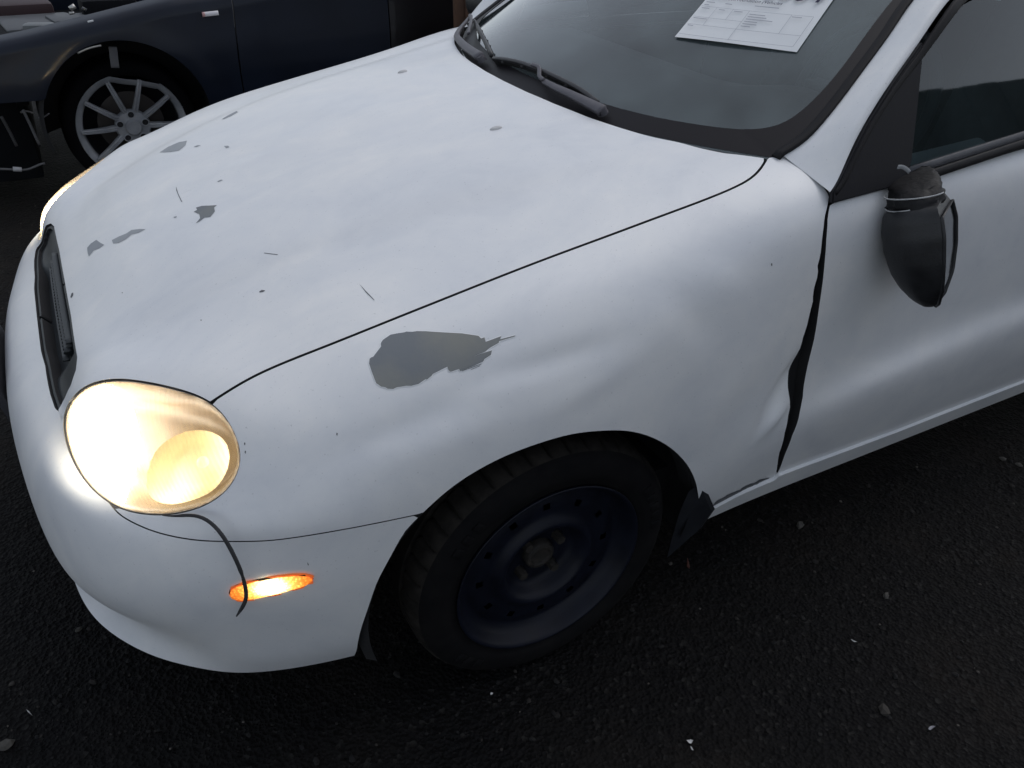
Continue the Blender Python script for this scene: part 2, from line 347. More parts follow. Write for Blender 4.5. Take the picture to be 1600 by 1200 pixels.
bs = [onpx(*p) for p in px_curve(bs_px, 50)]
arch_px = [(555, 1030), (562, 990), (575, 950), (590, 908), (610, 870), (632, 832), (662, 800), (705, 762), (760, 727), (805, 706), (850, 690), (895, 678), (940, 673), (978, 673), (1010, 680), (1038, 693), (1060, 710), (1077, 731), (1088, 757), (1093, 790)]
arch = [onpx(*p) for p in px_curve(arch_px, 60)]
A_ = Region([(arch[0][0], -30)] + arch + [onpx(1097, 798), (onpx(1097, 798)[0], -30)])
sill_px = [(1103, 797), (1150, 772), (1208, 747)]
sill = [onpx(*p) for p in sill_px]
door_px = [(1296.0, 306), (1292.6, 340), (1290.8, 370), (1289.0, 400), (1285.2, 440), (1279.4, 480), (1271.7, 530), (1261.8, 570), (1256.0, 600), (1254.0, 620), (1249.0, 645), (1237.6, 680), (1226.0, 710), (1214.1, 739)]
fend_px = [(1296.0, 306), (1288.4, 340), (1285.2, 370), (1282.0, 400), (1277.9, 415), (1278.9, 428), (1273.8, 445), (1270.7, 458), (1270.7, 470), (1265.5, 490), (1261.5, 508), (1254.3, 530), (1252.3, 543), (1245.2, 560), (1239.1, 578), (1236.0, 592), (1233.1, 604), (1232.4, 622), (1234.6, 636), (1231.8, 650), (1226.5, 676), (1223.9, 690), (1218.4, 708), (1212.0, 742)]
dl = [onpx(*p) for p in door_px]; fl = [onpx(*p) for p in fend_px]
belt = [onpx(*p) for p in ((1296, 319), (1345, 306), (1395, 292), (1450, 276), (1500, 262), (1560, 244), (1600, 232))]
dsill = [onpx(*p) for p in ((1214, 741), (1300, 709), (1400, 672), (1500, 633), (1600, 594))]
ur = onxyz(1.58, -.81, .6)[0]
D_ = Region([(ur, dsill[-1][1])] + dsill[::-1] + dl[::-1][1:-1] + belt + [(ur, belt[-1][1])])
pil = [onpx(*p) for p in ((1285, 290), (1270, 270), (1252, 251), (1238, 240))]
E_ = Region([(ur + 900, fl[-1][1])] + fl[::-1] + pil + [seam[0]] + rear[::-1] + [(rear[0][0], BIGV), (ur + 900, BIGV)])          # everything behind the fender's edge
ut = onxyz(2.56, -.78, .93)
C_ = Region([fl[0]] + pil + [seam[0]] + rear[::-1] + [(rear[0][0], BIGV), (ut[0], BIGV), ut] + [onxyz(x, -.765, .935) for x in (2.2, 1.8, 1.4)] + belt[::-1])       # cabin opening above the belt line
RA_ = Region([onxyz(2.52 + .345 * math.cos(a), -.83, .285 + .335 * math.sin(a)) for a in np.linspace(math.pi, 0, 17)] + [(onxyz(2.865, -.8, .25)[0], -30), (onxyz(2.175, -.8, .25)[0], -30)])
MK_ = Region([onpx(*p) for p in ((357, 927), (360, 918), (375, 911), (400, 905), (430, 899), (460, 896), (480, 896), (490, 900), (490, 907), (478, 914), (455, 921), (425, 929), (395, 935), (372, 937), (361, 934))], step=.5)
SB_ = Region([(ur + 900, dsill[-1][1]), *dsill[::-1], *sill[::-1], (sill[0][0], -30), (ur + 900, -30)])    # sill strip
B_ = Region([(-30, -30), (-30, gr_bot[-1][1])] + gr_bot[::-1] + [lamp[0], np.mean(lamp, axis=0)] + bs[::-1] + [onpx(632, 832), (onpx(632, 832)[0], -30)])
# the door's top run at the belt: everything above it is glass
g = .0030
dH, dL, dG, dB, dA, dD, dE, dS, dC, dRA, dMK = (r.d() for r in (H_, L_, G_, B_, A_, D_, E_, SB_, C_, RA_, MK_))
X, Y, Z = GV.T
mn = lambda *a: np.minimum.reduce(a)
UU = UV[:, 0]
# dents pushed into the left fender and door edge (metres along the surface normal)
def hit(px, py, both=False):
    h = (bvh2 if both else bvh).ray_cast(Vector(CAM), Vector(pray(px, py)).normalized()); return np.array(h[0]), np.array(h[1])
def dent(px, py, dirpx, ra, rb, depth):
    c, n = hit(px, py); e, _ = hit(px + dirpx[0], py + dirpx[1]); a = e - c; a -= n * (a @ n); a /= np.linalg.norm(a); b = np.cross(n, a)
    r = GV - c; q = (r @ a / ra) ** 2 + (r @ b / rb) ** 2; q = np.where(np.abs(r @ n) < .12, q, 99); return -np.exp(-q)[:, None] * depth * GNf
disp = dent(650, 662, (60, -28), .12, .024, .009) + dent(850, 568, (80, -25), .14, .020, .008) + dent(770, 606, (60, -22), .06, .022, -.006) + dent(600, 700, (60, -28), .07, .02, -.003) + dent(930, 600, (60, -35), .10, .022, -.004) \
    + dent(1090, 500, (30, 40), .07, .035, .006) + dent(1130, 440, (40, 30), .06, .03, -.003) + dent(1222, 606, (34, -60), .065, .016, .013) + dent(1214, 650, (34, -50), .045, .013, -.007) + dent(1235, 700, (20, -60), .05, .02, .006) + dent(1010, 520, (60, -30), .12, .03, -.003) + dent(1150, 600, (30, -40), .10, .05, -.004) + dent(700, 690, (60, -25), .14, .03, -.003)
disp = disp * np.where(UU > onpx(1180, 640)[0], 1.0, .72)[:, None]
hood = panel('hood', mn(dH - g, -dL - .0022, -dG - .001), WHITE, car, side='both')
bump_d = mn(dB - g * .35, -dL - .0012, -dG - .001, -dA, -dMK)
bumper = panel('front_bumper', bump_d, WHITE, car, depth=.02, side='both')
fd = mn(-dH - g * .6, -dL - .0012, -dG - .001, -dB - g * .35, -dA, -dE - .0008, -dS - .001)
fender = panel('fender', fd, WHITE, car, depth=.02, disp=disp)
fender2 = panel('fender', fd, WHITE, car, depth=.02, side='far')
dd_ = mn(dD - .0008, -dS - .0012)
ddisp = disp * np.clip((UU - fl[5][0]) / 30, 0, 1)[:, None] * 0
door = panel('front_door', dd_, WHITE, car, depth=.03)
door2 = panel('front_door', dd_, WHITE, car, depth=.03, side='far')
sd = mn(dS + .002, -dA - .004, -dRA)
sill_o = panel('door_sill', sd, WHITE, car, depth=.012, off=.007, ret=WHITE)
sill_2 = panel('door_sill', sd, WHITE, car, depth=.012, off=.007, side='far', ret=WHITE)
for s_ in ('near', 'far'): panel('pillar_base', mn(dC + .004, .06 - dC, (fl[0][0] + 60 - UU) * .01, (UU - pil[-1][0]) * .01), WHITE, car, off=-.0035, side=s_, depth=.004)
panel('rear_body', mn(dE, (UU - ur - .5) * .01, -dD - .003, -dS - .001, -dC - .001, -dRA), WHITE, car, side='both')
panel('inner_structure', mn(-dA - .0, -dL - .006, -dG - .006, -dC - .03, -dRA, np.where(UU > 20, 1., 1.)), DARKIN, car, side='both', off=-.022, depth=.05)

# ------------------------------------------------------------------ cabin: windscreen, pillars, roof, side glass
def xws(y, z): return .345 + .185 * (abs(y) / .64) ** 2.2 + (z - .955) * 1.62
def yside(z): return -.768 + .40 * (z - .92) + .12 * max(0, z - .92) ** 2
def march(px, py, F, lo=.3, hi=4.5):
    d = pray(px, py); a, b = lo, hi; fa = F(CAM + d * a)
    for _ in range(60):
        m = (a + b) / 2
        if (F(CAM + d * m) > 0) == (fa > 0): a = m
        else: b = m
    return CAM + d * a
def hit_ws(px, py): return march(px, py, lambda p: p[0] - xws(p[1], p[2]))
def hit_side(px, py): return march(px, py, lambda p: p[1] - yside(p[2]))
def nws(p):
    e = 1e-3; gx = np.array([1, -(xws(p[1] + e, p[2]) - xws(p[1] - e, p[2])) / (2 * e), -1.62]); return -gx / np.linalg.norm(gx)
NSIDE = np.array([0, -1, .42]); NSIDE /= np.linalg.norm(NSIDE)

def glass(name, tint=(.75, .8, .8), dust=.05, rough=.03, boost=1.9, dustc=(.45, .5, .52)):
    m = bpy.data.materials.new(name); m.use_nodes = True; nt = m.node_tree; nt.nodes.clear(); out = nd(m, 'ShaderNodeOutputMaterial')
    tr = nd(m, 'ShaderNodeBsdfTransparent'); tr.inputs[0].default_value = (*tint, 1); gl = nd(m, 'ShaderNodeBsdfGlossy', Roughness=rough)
    df = nd(m, 'ShaderNodeBsdfDiffuse'); df.inputs[0].default_value = (*dustc, 1); fr = nd(m, 'ShaderNodeFresnel', IOR=1.5)
    mu = nd(m, 'ShaderNodeMath', operation='MULTIPLY', use_clamp=True); mu.inputs[1].default_value = boost; lk(m, fr.outputs[0], mu.inputs[0])
    m1 = nd(m, 'ShaderNodeMixShader'); m2 = nd(m, 'ShaderNodeMixShader')
    tc = nd(m, 'ShaderNodeTexCoord'); nz = nd(m, 'ShaderNodeTexNoise', Scale=5.0, Detail=5.0); lk(m, tc.outputs['Object'], nz.inputs['Vector'])
    mr = nd(m, 'ShaderNodeMapRange'); mr.inputs[1].default_value = .3; mr.inputs[2].default_value = .7; mr.inputs[3].default_value = dust * .5; mr.inputs[4].default_value = dust * 1.5; lk(m, nz.outputs[0], mr.inputs[0])
    lk(m, mr.outputs[0], m1.inputs[0]); lk(m, tr.outputs[0], m1.inputs[1]); lk(m, df.outputs[0], m1.inputs[2])
    lk(m, mu.outputs[0], m2.inputs[0]); lk(m, m1.outputs[0], m2.inputs[1]); lk(m, gl.outputs[0], m2.inputs[2]); lk(m, m2.outputs[0], out.inputs[0]); return m
GLASS = glass('windscreen_glass', dust=.15, dustc=(.42, .52, .54))
SGLASS = glass('side_glass', (.30, .38, .40), dust=.035, boost=1.45, dustc=(.30, .46, .50))
FRIT = mat('ceramic_frit', (.012, .0105, .013), .45, spec=.25)
TRIM = varied('black_trim', (.006, .0055, .007), (.011, .0105, .0125), 25, (.5, .7), spec=.25)

in_px = [(1221, 241), (1244, 227), (1267, 208), (1308, 160), (1350, 104), (1392, 46), (1424, 0)]
out_px = [(1297, 300), (1308, 283), (1325, 246), (1350, 196), (1392, 129), (1433, 71), (1483, 0)]
pin = [hit_ws(*p) for p in in_px]; pout = [hit_side(*p) for p in out_px]
pin_c = curve3(pin + [(1.0, -.56, 1.285), (1.22, -.535, 1.355), (1.6, -.53, 1.385), (2.1, -.53, 1.37), (2.45, -.56, 1.26), (2.72, -.60, 1.09), (2.86, -.62, .985)], 90)
pout_c = curve3(pout + [(1.02, -.605, 1.24), (1.25, -.585, 1.315), (1.6, -.58, 1.34), (2.0, -.585, 1.32), (2.25, -.61, 1.24), (2.45, -.67, 1.08), (2.60, -.74, .945)], 90)
K = 7; pv = []
for i in range(90):
    a, b = pin_c[i], pout_c[i]; mid = np.array([-.25, -.6, .75]); mid /= np.linalg.norm(mid)
    for k in range(K):
        t = k / (K - 1); bl = (.010 * math.sin(math.pi * t) + (.006 if 0 < k < K - 1 else -.004)) * min(1, i / 9)
        pv.append(a + (b - a) * t + mid * bl)
pf = [(i * K + k, i * K + k + 1, (i + 1) * K + k + 1, (i + 1) * K + k) for i in range(89) for k in range(K - 1)]
pillar = mesh_obj('roof_pillar', pv, pf, WHITE, car); mesh_obj('roof_pillar', np.array(pv) * MIR, [f[::-1] for f in pf], WHITE, car)
# roof skin
roof_c = pin_c[[i for i in range(90) if 1.12 < pin_c[i][0] < 2.25]]; rv = []; M = 17
for p in roof_c:
    for k in range(M):
        y = p[1] * (1 - 2 * k / (M - 1)); w = 1 - (y / p[1]) ** 2; rv.append((p[0] - .07 * w * (1 if p[0] < 1.5 else -.5), y, p[2] + .045 * w))
n = len(roof_c); mesh_obj('roof', rv, [(i * M + k, i * M + k + 1, (i + 1) * M + k + 1, (i + 1) * M + k) for i in range(n - 1) for k in range(M - 1)], WHITE, car)
# windscreen pane: between both pillars, from below the bonnet edge to the roof
def ws_edge(s):   # s along pillar, y of the pane edge at height z
    return np.interp(s, pin_c[:40, 2], -pin_c[:40, 1])
NZ, NY = 40, 49
def ws_grid(z0f, z1, ys, off):
    V = []
    for j in range(NZ):
        for k in range(NY):
            t = j / (NZ - 1); s = -1 + 2 * k / (NY - 1)
            z0 = z0f(s); z = z0 + (z1 - z0) * t; e = ys(z) ; y = s * e; p = np.array([xws(y, z), y, z]); V.append(p + nws(p) * off)
    return np.array(V)
GF = [(j * NY + k, (j + 1) * NY + k, (j + 1) * NY + k + 1, j * NY + k + 1) for j in range(NZ - 1) for k in range(NY - 1)]
edge = lambda z: np.interp(z, np.concatenate([[.90], pin_c[:38, 2]]), np.concatenate([[.665], -pin_c[:38, 1]])) - .004
wsv = ws_grid(lambda s: .935 + .012 * s * s, 1.385, edge, 0)
wscreen = mesh_obj('windshield', wsv, GF, GLASS, car)
# frit: dark printed border just inside the pane (bottom strip and both sides)
def strip(A, B, m, name, parent, n=None):
    A, B = np.array(A), np.array(B); n = len(A); V = np.concatenate([A, B]); return mesh_obj(name, V, [(i, i + 1, n + i + 1, n + i) for i in range(n - 1)], m, parent)
def wsp(y, z, off): p = np.array([xws(y, z), y, z]); return p + nws(p) * off
zz = np.linspace(.955, 1.35, 50); zi = np.concatenate([[.955, .965, .975], np.linspace(.985, 1.35, 47)])
lo, hi = [], []
bw = lambda s: .048 - .014 * abs(s) ** 2
path_out = [(s * edge(.94), .938 + .012 * s * s) for s in np.linspace(0, 1, 40)] + [(edge(z), z) for z in np.linspace(.955, 1.35, 40)]
path_in = [tuple(p) for p in curve3([(0, .966), (.2, .9665), (.38, .968), (.50, .973), (edge(.985) - .075, .982), (edge(1.0) - .045, .998), (edge(1.03) - .032, 1.03), (edge(1.09) - .026, 1.09), (edge(1.2) - .024, 1.2), (edge(1.35) - .022, 1.35)], 80)]
for sg in (-1, 1):
    A = [wsp(sg * y, z, .0008) for y, z in path_out]; B = [wsp(sg * y, z, .0008) for y, z in path_in]
    strip(A, B, FRIT, 'frit_border', wscreen)
# black gasket along the pillars
for sg in (1, -1):
    path = np.array([wsp(-sg * (edge(z) + .001), z, .002) for z in np.linspace(.95, 1.345, 50)])
    bm = bmesh.new(); sweep(bm, path, rrect(.009, .004), up=(-.5, 0, .85)); bmesh.ops.recalc_face_normals(bm, faces=bm.faces[:]); bm_obj('window_gasket', bm, TRIM, wscreen)
# cowl panel under the wipers
cv = []; NC = 61; prof = [(-.02, -.03), (.004, -.016), (.016, -.011), (.030, -.007), (.045, -.006), (.060, -.010), (.10, -.03)]
xr = lambda y: .305 + .2 * (abs(y) / .65) ** 2.2
for k in range(NC):
    y = -.655 + 1.31 * k / (NC - 1)
    for a, b in prof: x = xr(y) + a; cv.append((x, y, hood_z(xr(y), y) + b + .007 * 0))
m = len(prof); mesh_obj('cowl_panel', cv, [(k * m + j, k * m + j + 1, (k + 1) * m + j + 1, (k + 1) * m + j) for k in range(NC - 1) for j in range(m - 1)], GREYPL, car)
# ------------------------------------------------------------------ grille
gt = [uv3(np.array(q)) for q in gr_top]; gb = [uv3(np.array(q)) for q in gr_bot]
GRM = varied('grille_plastic', (.022, .026, .029), (.034, .039, .043), 20, (.4, .55), .1, 200)
panel('grille_surround', mn(dG - .0005, .007 - dG), GRM, car, side='both', off=-.004, depth=.04)
gb_v, gb_n, gb_f, _ = clip(dG + .004)
_dep = (.011 + .018 / (1 + np.exp((np.abs(gb_v[:, 1]) - .23) / .012)))[:, None]
dg = np.concatenate([gb_v - gb_n * _dep, (gb_v - gb_n * _dep) * MIR])
mesh_obj('grille_backing', dg, gb_f + [tuple(k + len(gb_v) for k in f[::-1]) for f in gb_f], GRM, car)
grille = empty('grille'); grille.parent = car
for k in range(-14, 15):
    y = k * .014; h = .013
    b2 = bmesh.new(); path = [(-.706 + .01 * abs(y), y, .607 - h), (-.690 + .01 * abs(y), y, .607 + h)]
    sweep(b2, path, rrect(.0018, .007), up=(-1, 0, 0)); bmesh.ops.recalc_face_normals(b2, faces=b2.faces[:]); bm_obj('grille_slat', b2, GRM, grille)
for z in (.590, .607, .624):
    b2 = bmesh.new(); path = [(-.702 + .03 * (y ** 2) + (z - .607) * .4, y, z) for y in np.linspace(-.21, .21, 25)]
    sweep(b2, path, rrect(.006, .002), up=(0, 0, 1)); bmesh.ops.recalc_face_normals(b2, faces=b2.faces[:]); bm_obj('grille_bar', b2, GRM, grille)
# number plate holder on the bumper's middle, a bare dark plate
bm = bmesh.new(); box(bm, (-.848, .06, .475), (.016, .31, .125), Matrix.Rotation(R_(-10), 3, 'Y'), .003)
bm_obj('plate_holder', bm, varied('plate_plastic', (.03, .03, .037), (.045, .045, .052), 20, (.5, .7)), car, angle=40)
# ------------------------------------------------------------------ headlights
def lamp_glow(name, stops, strength, center, scale):
    """lit reflector: brightest at the filament, falling off across the bowl"""
    m = bpy.data.materials.new(name); m.use_nodes = True; b = m.node_tree.nodes['Principled BSDF']
    b.inputs['Base Color'].default_value = (.7, .6, .42, 1); b.inputs['Roughness'].default_value = .35
    tc = nd(m, 'ShaderNodeTexCoord'); mp = nd(m, 'ShaderNodeMapping', vector_type='POINT'); lk(m, tc.outputs['Object'], mp.inputs[0])
    mp.inputs['Location'].default_value = tuple(-np.array(center) * np.array(scale)); mp.inputs['Scale'].default_value = scale
    gr = nd(m, 'ShaderNodeTexGradient', gradient_type='SPHERICAL'); lk(m, mp.outputs[0], gr.inputs[0])
    r = ramp(m, gr.outputs[0], stops); lk(m, r.outputs[0], b.inputs['Emission Color']); b.inputs['Emission Strength'].default_value = strength; return m
lens_m = glass('headlight_lens', (.97, .93, .84), dust=.10, rough=.15, boost=1.0, dustc=(.8, .68, .5))
_nt = lens_m.node_tree                                         # fine moulded flutes across the lens
_tc = nd(lens_m, 'ShaderNodeTexCoord'); _mp = nd(lens_m, 'ShaderNodeMapping'); _mp.inputs['Rotation'].default_value = (0, R_(35), R_(20)); lk(lens_m, _tc.outputs['Object'], _mp.inputs[0])
_wv = nd(lens_m, 'ShaderNodeTexWave', Scale=42.0); lk(lens_m, _mp.outputs[0], _wv.inputs[0])
_bp = nd(lens_m, 'ShaderNodeBump', Strength=.2, Distance=.002); lk(lens_m, _wv.outputs[1], _bp.inputs['Height'])
for n_ in _nt.nodes:
    if n_.type in ('BSDF_GLOSSY', 'BSDF_DIFFUSE', 'FRESNEL'): lk(lens_m, _bp.outputs[0], n_.inputs['Normal'])
_mr = [n_ for n_ in _nt.nodes if n_.type == 'MAP_RANGE'][0]; _wr = nd(lens_m, 'ShaderNodeMapRange'); lk(lens_m, _wv.outputs[1], _wr.inputs[0]); _wr.inputs[3].default_value = .16; _wr.inputs[4].default_value = .30
_mixn = _mr.outputs[0].links[0].to_socket; _nt.links.remove(_mr.outputs[0].links[0]); lk(lens_m, _wr.outputs[0], _mixn)
_df = [n_ for n_ in _nt.nodes if n_.type == 'BSDF_DIFFUSE'][0]; _tl = nd(lens_m, 'ShaderNodeBsdfTranslucent'); _tl.inputs[0].default_value = (.9, .72, .48, 1)      # hazed plastic scatters the lamp's light
_ms = _df.outputs[0].links[0].to_socket; lk(lens_m, _tl.outputs[0], _ms); _nt.nodes.remove(_df)
BEZEL = varied('lamp_bezel', (.13, .09, .055), (.19, .135, .085), 25, (.3, .5))
SEAL = mat('lamp_seal_rubber', (.015, .015, .017), .6)
sm = lambda x, a, b: np.clip((x - a) / (b - a), 0, 1) ** 2 * (3 - 2 * np.clip((x - a) / (b - a), 0, 1))
def at_lamp(px, py, depth):      # point at a depth behind the lens surface
    p, n_ = hit(px, py); return p - n_ * depth
l_bulge = .012 * (1 - np.exp(-np.maximum(dL, 0) / .03))
LC = [(tuple(at_lamp(152, 692, .02)), (11, 8, 6.2))]
HOT = lamp_glow('lit_main_reflector', [(0, (1, .78, .45)), (.12, (1, .9, .68)), (.3, (1, .97, .88)), (1, (1, 1, .96))], 11.0, at_lamp(150, 690, .045), (6, 6, 6))
c2a, c2b = at_lamp(333, 712, .03), at_lamp(248, 772, .03)
WARM = bpy.data.materials.new('lit_outer_reflector'); WARM.use_nodes = True
def warm():
    m = WARM; b = m.node_tree.nodes['Principled BSDF']; b.inputs['Base Color'].default_value = (.75, .62, .4, 1); b.inputs['Roughness'].default_value = .4
    tc = nd(m, 'ShaderNodeTexCoord'); acc = None
    for c, s_, k in ((c2a, 15, 2.4), (c2b, 13, 2.2), (at_lamp(285, 722, .03), 11, .45)):
        mp = nd(m, 'ShaderNodeMapping'); mp.inputs['Location'].default_value = tuple(-np.array(c) * s_); mp.inputs['Scale'].default_value = (s_,) * 3; lk(m, tc.outputs['Object'], mp.inputs[0])
        gr = nd(m, 'ShaderNodeTexGradient', gradient_type='QUADRATIC_SPHERE'); lk(m, mp.outputs[0], gr.inputs[0])
        mu = nd(m, 'ShaderNodeMath', operation='MULTIPLY'); mu.inputs[1].default_value = k; lk(m, gr.outputs[0], mu.inputs[0])
        if acc is None: acc = mu
        else: a_ = nd(m, 'ShaderNodeMath', operation='ADD'); lk(m, acc.outputs[0], a_.inputs[0]); lk(m, mu.outputs[0], a_.inputs[1]); acc = a_
    ad = nd(m, 'ShaderNodeMath', operation='ADD'); ad.inputs[1].default_value = .28; lk(m, acc.outputs[0], ad.inputs[0])
    r = ramp(m, ad.outputs[0], [(.0, (1, .62, .22)), (.5, (1, .74, .34)), (1, (1, .86, .55))]); lk(m, r.outputs[0], b.inputs['Emission Color']); lk(m, ad.outputs[0], b.inputs['Emission Strength'])
warm()
def lamp_mesh(name, d, off, m, parent, far):
    V, N, F, _ = clip(d); o_ = np.array([0.] * len(V))
    # interpolate the offset from the nearest grid distance
    return V, N, F
def grid_sheet(name, d, offs, m, parent):
    P = GV + GNf * offs[:, None]; V, N, F, BE = clip(d, P - GV); return mesh_obj(name, V, F, m, parent)
hl = empty('headlight'); hl.parent = car
grid_sheet('lens', dL - .002, l_bulge - .004, lens_m, hl)
housing = grid_sheet('housing', dL - .0005, -.004 - .050 * sm(dL, .002, .03), BEZEL, hl)
def bowl(name, outline, depth_rim, depth_mid, m, parent, w=.03):
    uvs = [onpx(*p) for p in outline]; r_ = Region(uvs, step=.5); d = r_.d()
    return grid_sheet(name, np.minimum(d, dL - .0015), -(depth_rim + (depth_mid - depth_rim) * sm(d, 0, w)), m, parent)
bowl('main_reflector', px_curve([(101, 655), (110, 628), (128, 608), (150, 598), (175, 604), (196, 622), (208, 652), (213, 690), (208, 730), (196, 765), (184, 790), (150, 769), (125, 741), (106, 705)], 60, True), .006, .030, HOT, hl)
bowl('outer_reflector', px_curve([(214, 738), (230, 702), (262, 676), (295, 668), (325, 676), (343, 695), (347, 722), (338, 748), (318, 770), (285, 785), (250, 790), (222, 780), (212, 762)], 60, True), .020, .048, WARM, hl, .02)
for p, r_, mm, dp in (((150, 690), .011, HOT, .022), ((300, 722), .009, WARM, .028)):
    bm = bmesh.new(); bmesh.ops.create_uvsphere(bm, u_segments=16, v_segments=10, radius=r_); bmesh.ops.translate(bm, vec=at_lamp(*p, dp), verts=bm.verts[:]); bm_obj('bulb', bm, mm, hl)
pr = L_.p; nn = np.array([np.array(bvh.find_nearest(Vector(p))[1]) for p in pr])
bm = bmesh.new(); cl = curve3(np.concatenate([pr[::4], pr[:1]]), 120)[:-1]; nl = np.array([np.array(bvh.find_nearest(Vector(p))[1]) for p in cl])
sweep(bm, cl - nl * .003, circ(.0011, 6), up=(-.6, -.5, .6), closed=True); bmesh.ops.recalc_face_normals(bm, faces=bm.faces[:]); bm_obj('seal', bm, SEAL, hl)
# mirrored headlight on the far side
def mirror_tree(root, name, parent):
    e = empty(name); e.parent = parent
    for ch in root.children:
        me = ch.data.copy(); co = np.empty(len(me.vertices) * 3); me.vertices.foreach_get('co', co); co = co.reshape(-1, 3) * MIR; me.vertices.foreach_set('co', co.ravel()); me.flip_normals()
        o = bpy.data.objects.new(ch.name.split('.')[0], me); COL.objects.link(o); o.parent = e
    return e
hl2 = mirror_tree(hl, 'headlight', car)
for sg in (1, -1):      # the low beam itself, leaving the main reflector forwards and down
    al = bpy.data.lights.new('low_beam', 'AREA'); al.shape = 'DISK'; al.size = .09; al.energy = 1.9; al.color = (1, .93, .78); ao = bpy.data.objects.new('low_beam', al); COL.objects.link(ao)
    _p = at_lamp(150, 688, .017) * np.array([1, sg, 1]); ao.location = _p; ao.rotation_euler = Vector((-.92, -.10 * sg, -.38)).to_track_quat('-Z', 'Y').to_euler(); ao.parent = hl if sg > 0 else hl2
HOT2 = mat('lit_far_reflector', (.7, .6, .42), .4, emit=(1, .93, .74), es=7)
for ch in hl2.children:
    if ch.type == 'MESH' and ch.data.materials[0] in (HOT, WARM): ch.data.materials[0] = HOT2
# hanging strip of lamp seal
strip_px = [(258, 805), (280, 805), (303, 803), (328, 807), (352, 824), (370, 850), (382, 880), (388, 905), (387, 922), (380, 937), (372, 950)]
sp = []
for k, p in enumerate(strip_px):
    q, n_ = hit(*p); sp.append(q + n_ * (.006 + .016 * math.sin(math.pi * min(1, k / 10) * .8)))
sp = curve3(sp, 40); T = frame_path(sp)
wd = np.interp(np.linspace(0, 1, 40), [0, .15, .5, .62, .63, .66, .67, .9, 1], [.25, .8, 1, 1, .7, .7, 1, 1, .35])
b2 = bmesh.new(); sweep(b2, sp, rrect(.0029, .0012), up=(-.45, -.75, .5), scale=wd); bmesh.ops.recalc_face_normals(b2, faces=b2.faces[:])
bm_obj('loose_seal_strip', b2, varied('strip_rubber', (.022, .022, .025), (.04, .04, .044), 40, (.6, .8)), hl)
# ------------------------------------------------------------------ amber side marker lamps
mc = hit(424, 914)[0]
AMB = bpy.data.materials.new('lit_amber_lens'); AMB.use_nodes = True
def amber():
    m = AMB; b = m.node_tree.nodes['Principled BSDF']; b.inputs['Base Color'].default_value = (.8, .25, .04, 1); b.inputs['Roughness'].default_value = .25
    tc = nd(m, 'ShaderNodeTexCoord'); mp = nd(m, 'ShaderNodeMapping'); s_ = np.array([14, 14, 20.]); mp.inputs['Location'].default_value = tuple(-mc * s_); mp.inputs['Scale'].default_value = tuple(s_); lk(m, tc.outputs['Object'], mp.inputs[0])
    gr = nd(m, 'ShaderNodeTexGradient', gradient_type='SPHERICAL'); lk(m, mp.outputs[0], gr.inputs[0])
    r = ramp(m, gr.outputs[0], [(0, (.75, .14, .02)), (.3, (1, .26, .03)), (.55, (1, .5, .10)), (.72, (1, .8, .42)), (.9, (1, .95, .75))])
    r2 = ramp(m, gr.outputs[0], [(0, (.16, .16, .16)), (.3, (.30, .30, .30)), (.6, (.6, .6, .6)), (.8, (1, 1, 1))])
    ch = nd(m, 'ShaderNodeTexVoronoi', Scale=260.0); lk(m, tc.outputs['Object'], ch.inputs['Vector'])
    mr = nd(m, 'ShaderNodeMapRange'); mr.inputs[2].default_value = .6; mr.inputs[3].default_value = 1.5; mr.inputs[4].default_value = .55; lk(m, ch.outputs['Distance'], mr.inputs[0])
    mu = nd(m, 'ShaderNodeMath', operation='MULTIPLY'); lk(m, r2.outputs[0], mu.inputs[0]); lk(m, mr.outputs[0], mu.inputs[1])
    m2 = nd(m, 'ShaderNodeMath', operation='MULTIPLY'); m2.inputs[1].default_value = 5.0; lk(m, mu.outputs[0], m2.inputs[0])
    lk(m, r.outputs[0], b.inputs['Emission Color']); lk(m, m2.outputs[0], b.inputs['Emission Strength'])
amber()
mk = empty('side_marker_lamp'); mk.parent = car
grid_sheet('lens', dMK - .002, .003 + .004 * sm(dMK, 0, .012), AMB, mk)
grid_sheet('bezel', mn(dMK + .0025, .0035 - dMK), 0.0025 + 0 * dMK, mat('amber_rim', (.75, .16, .05), .3, emit=(1, .2, .04), es=.25), mk)
mk2 = mirror_tree(mk, 'side_marker_lamp', car)
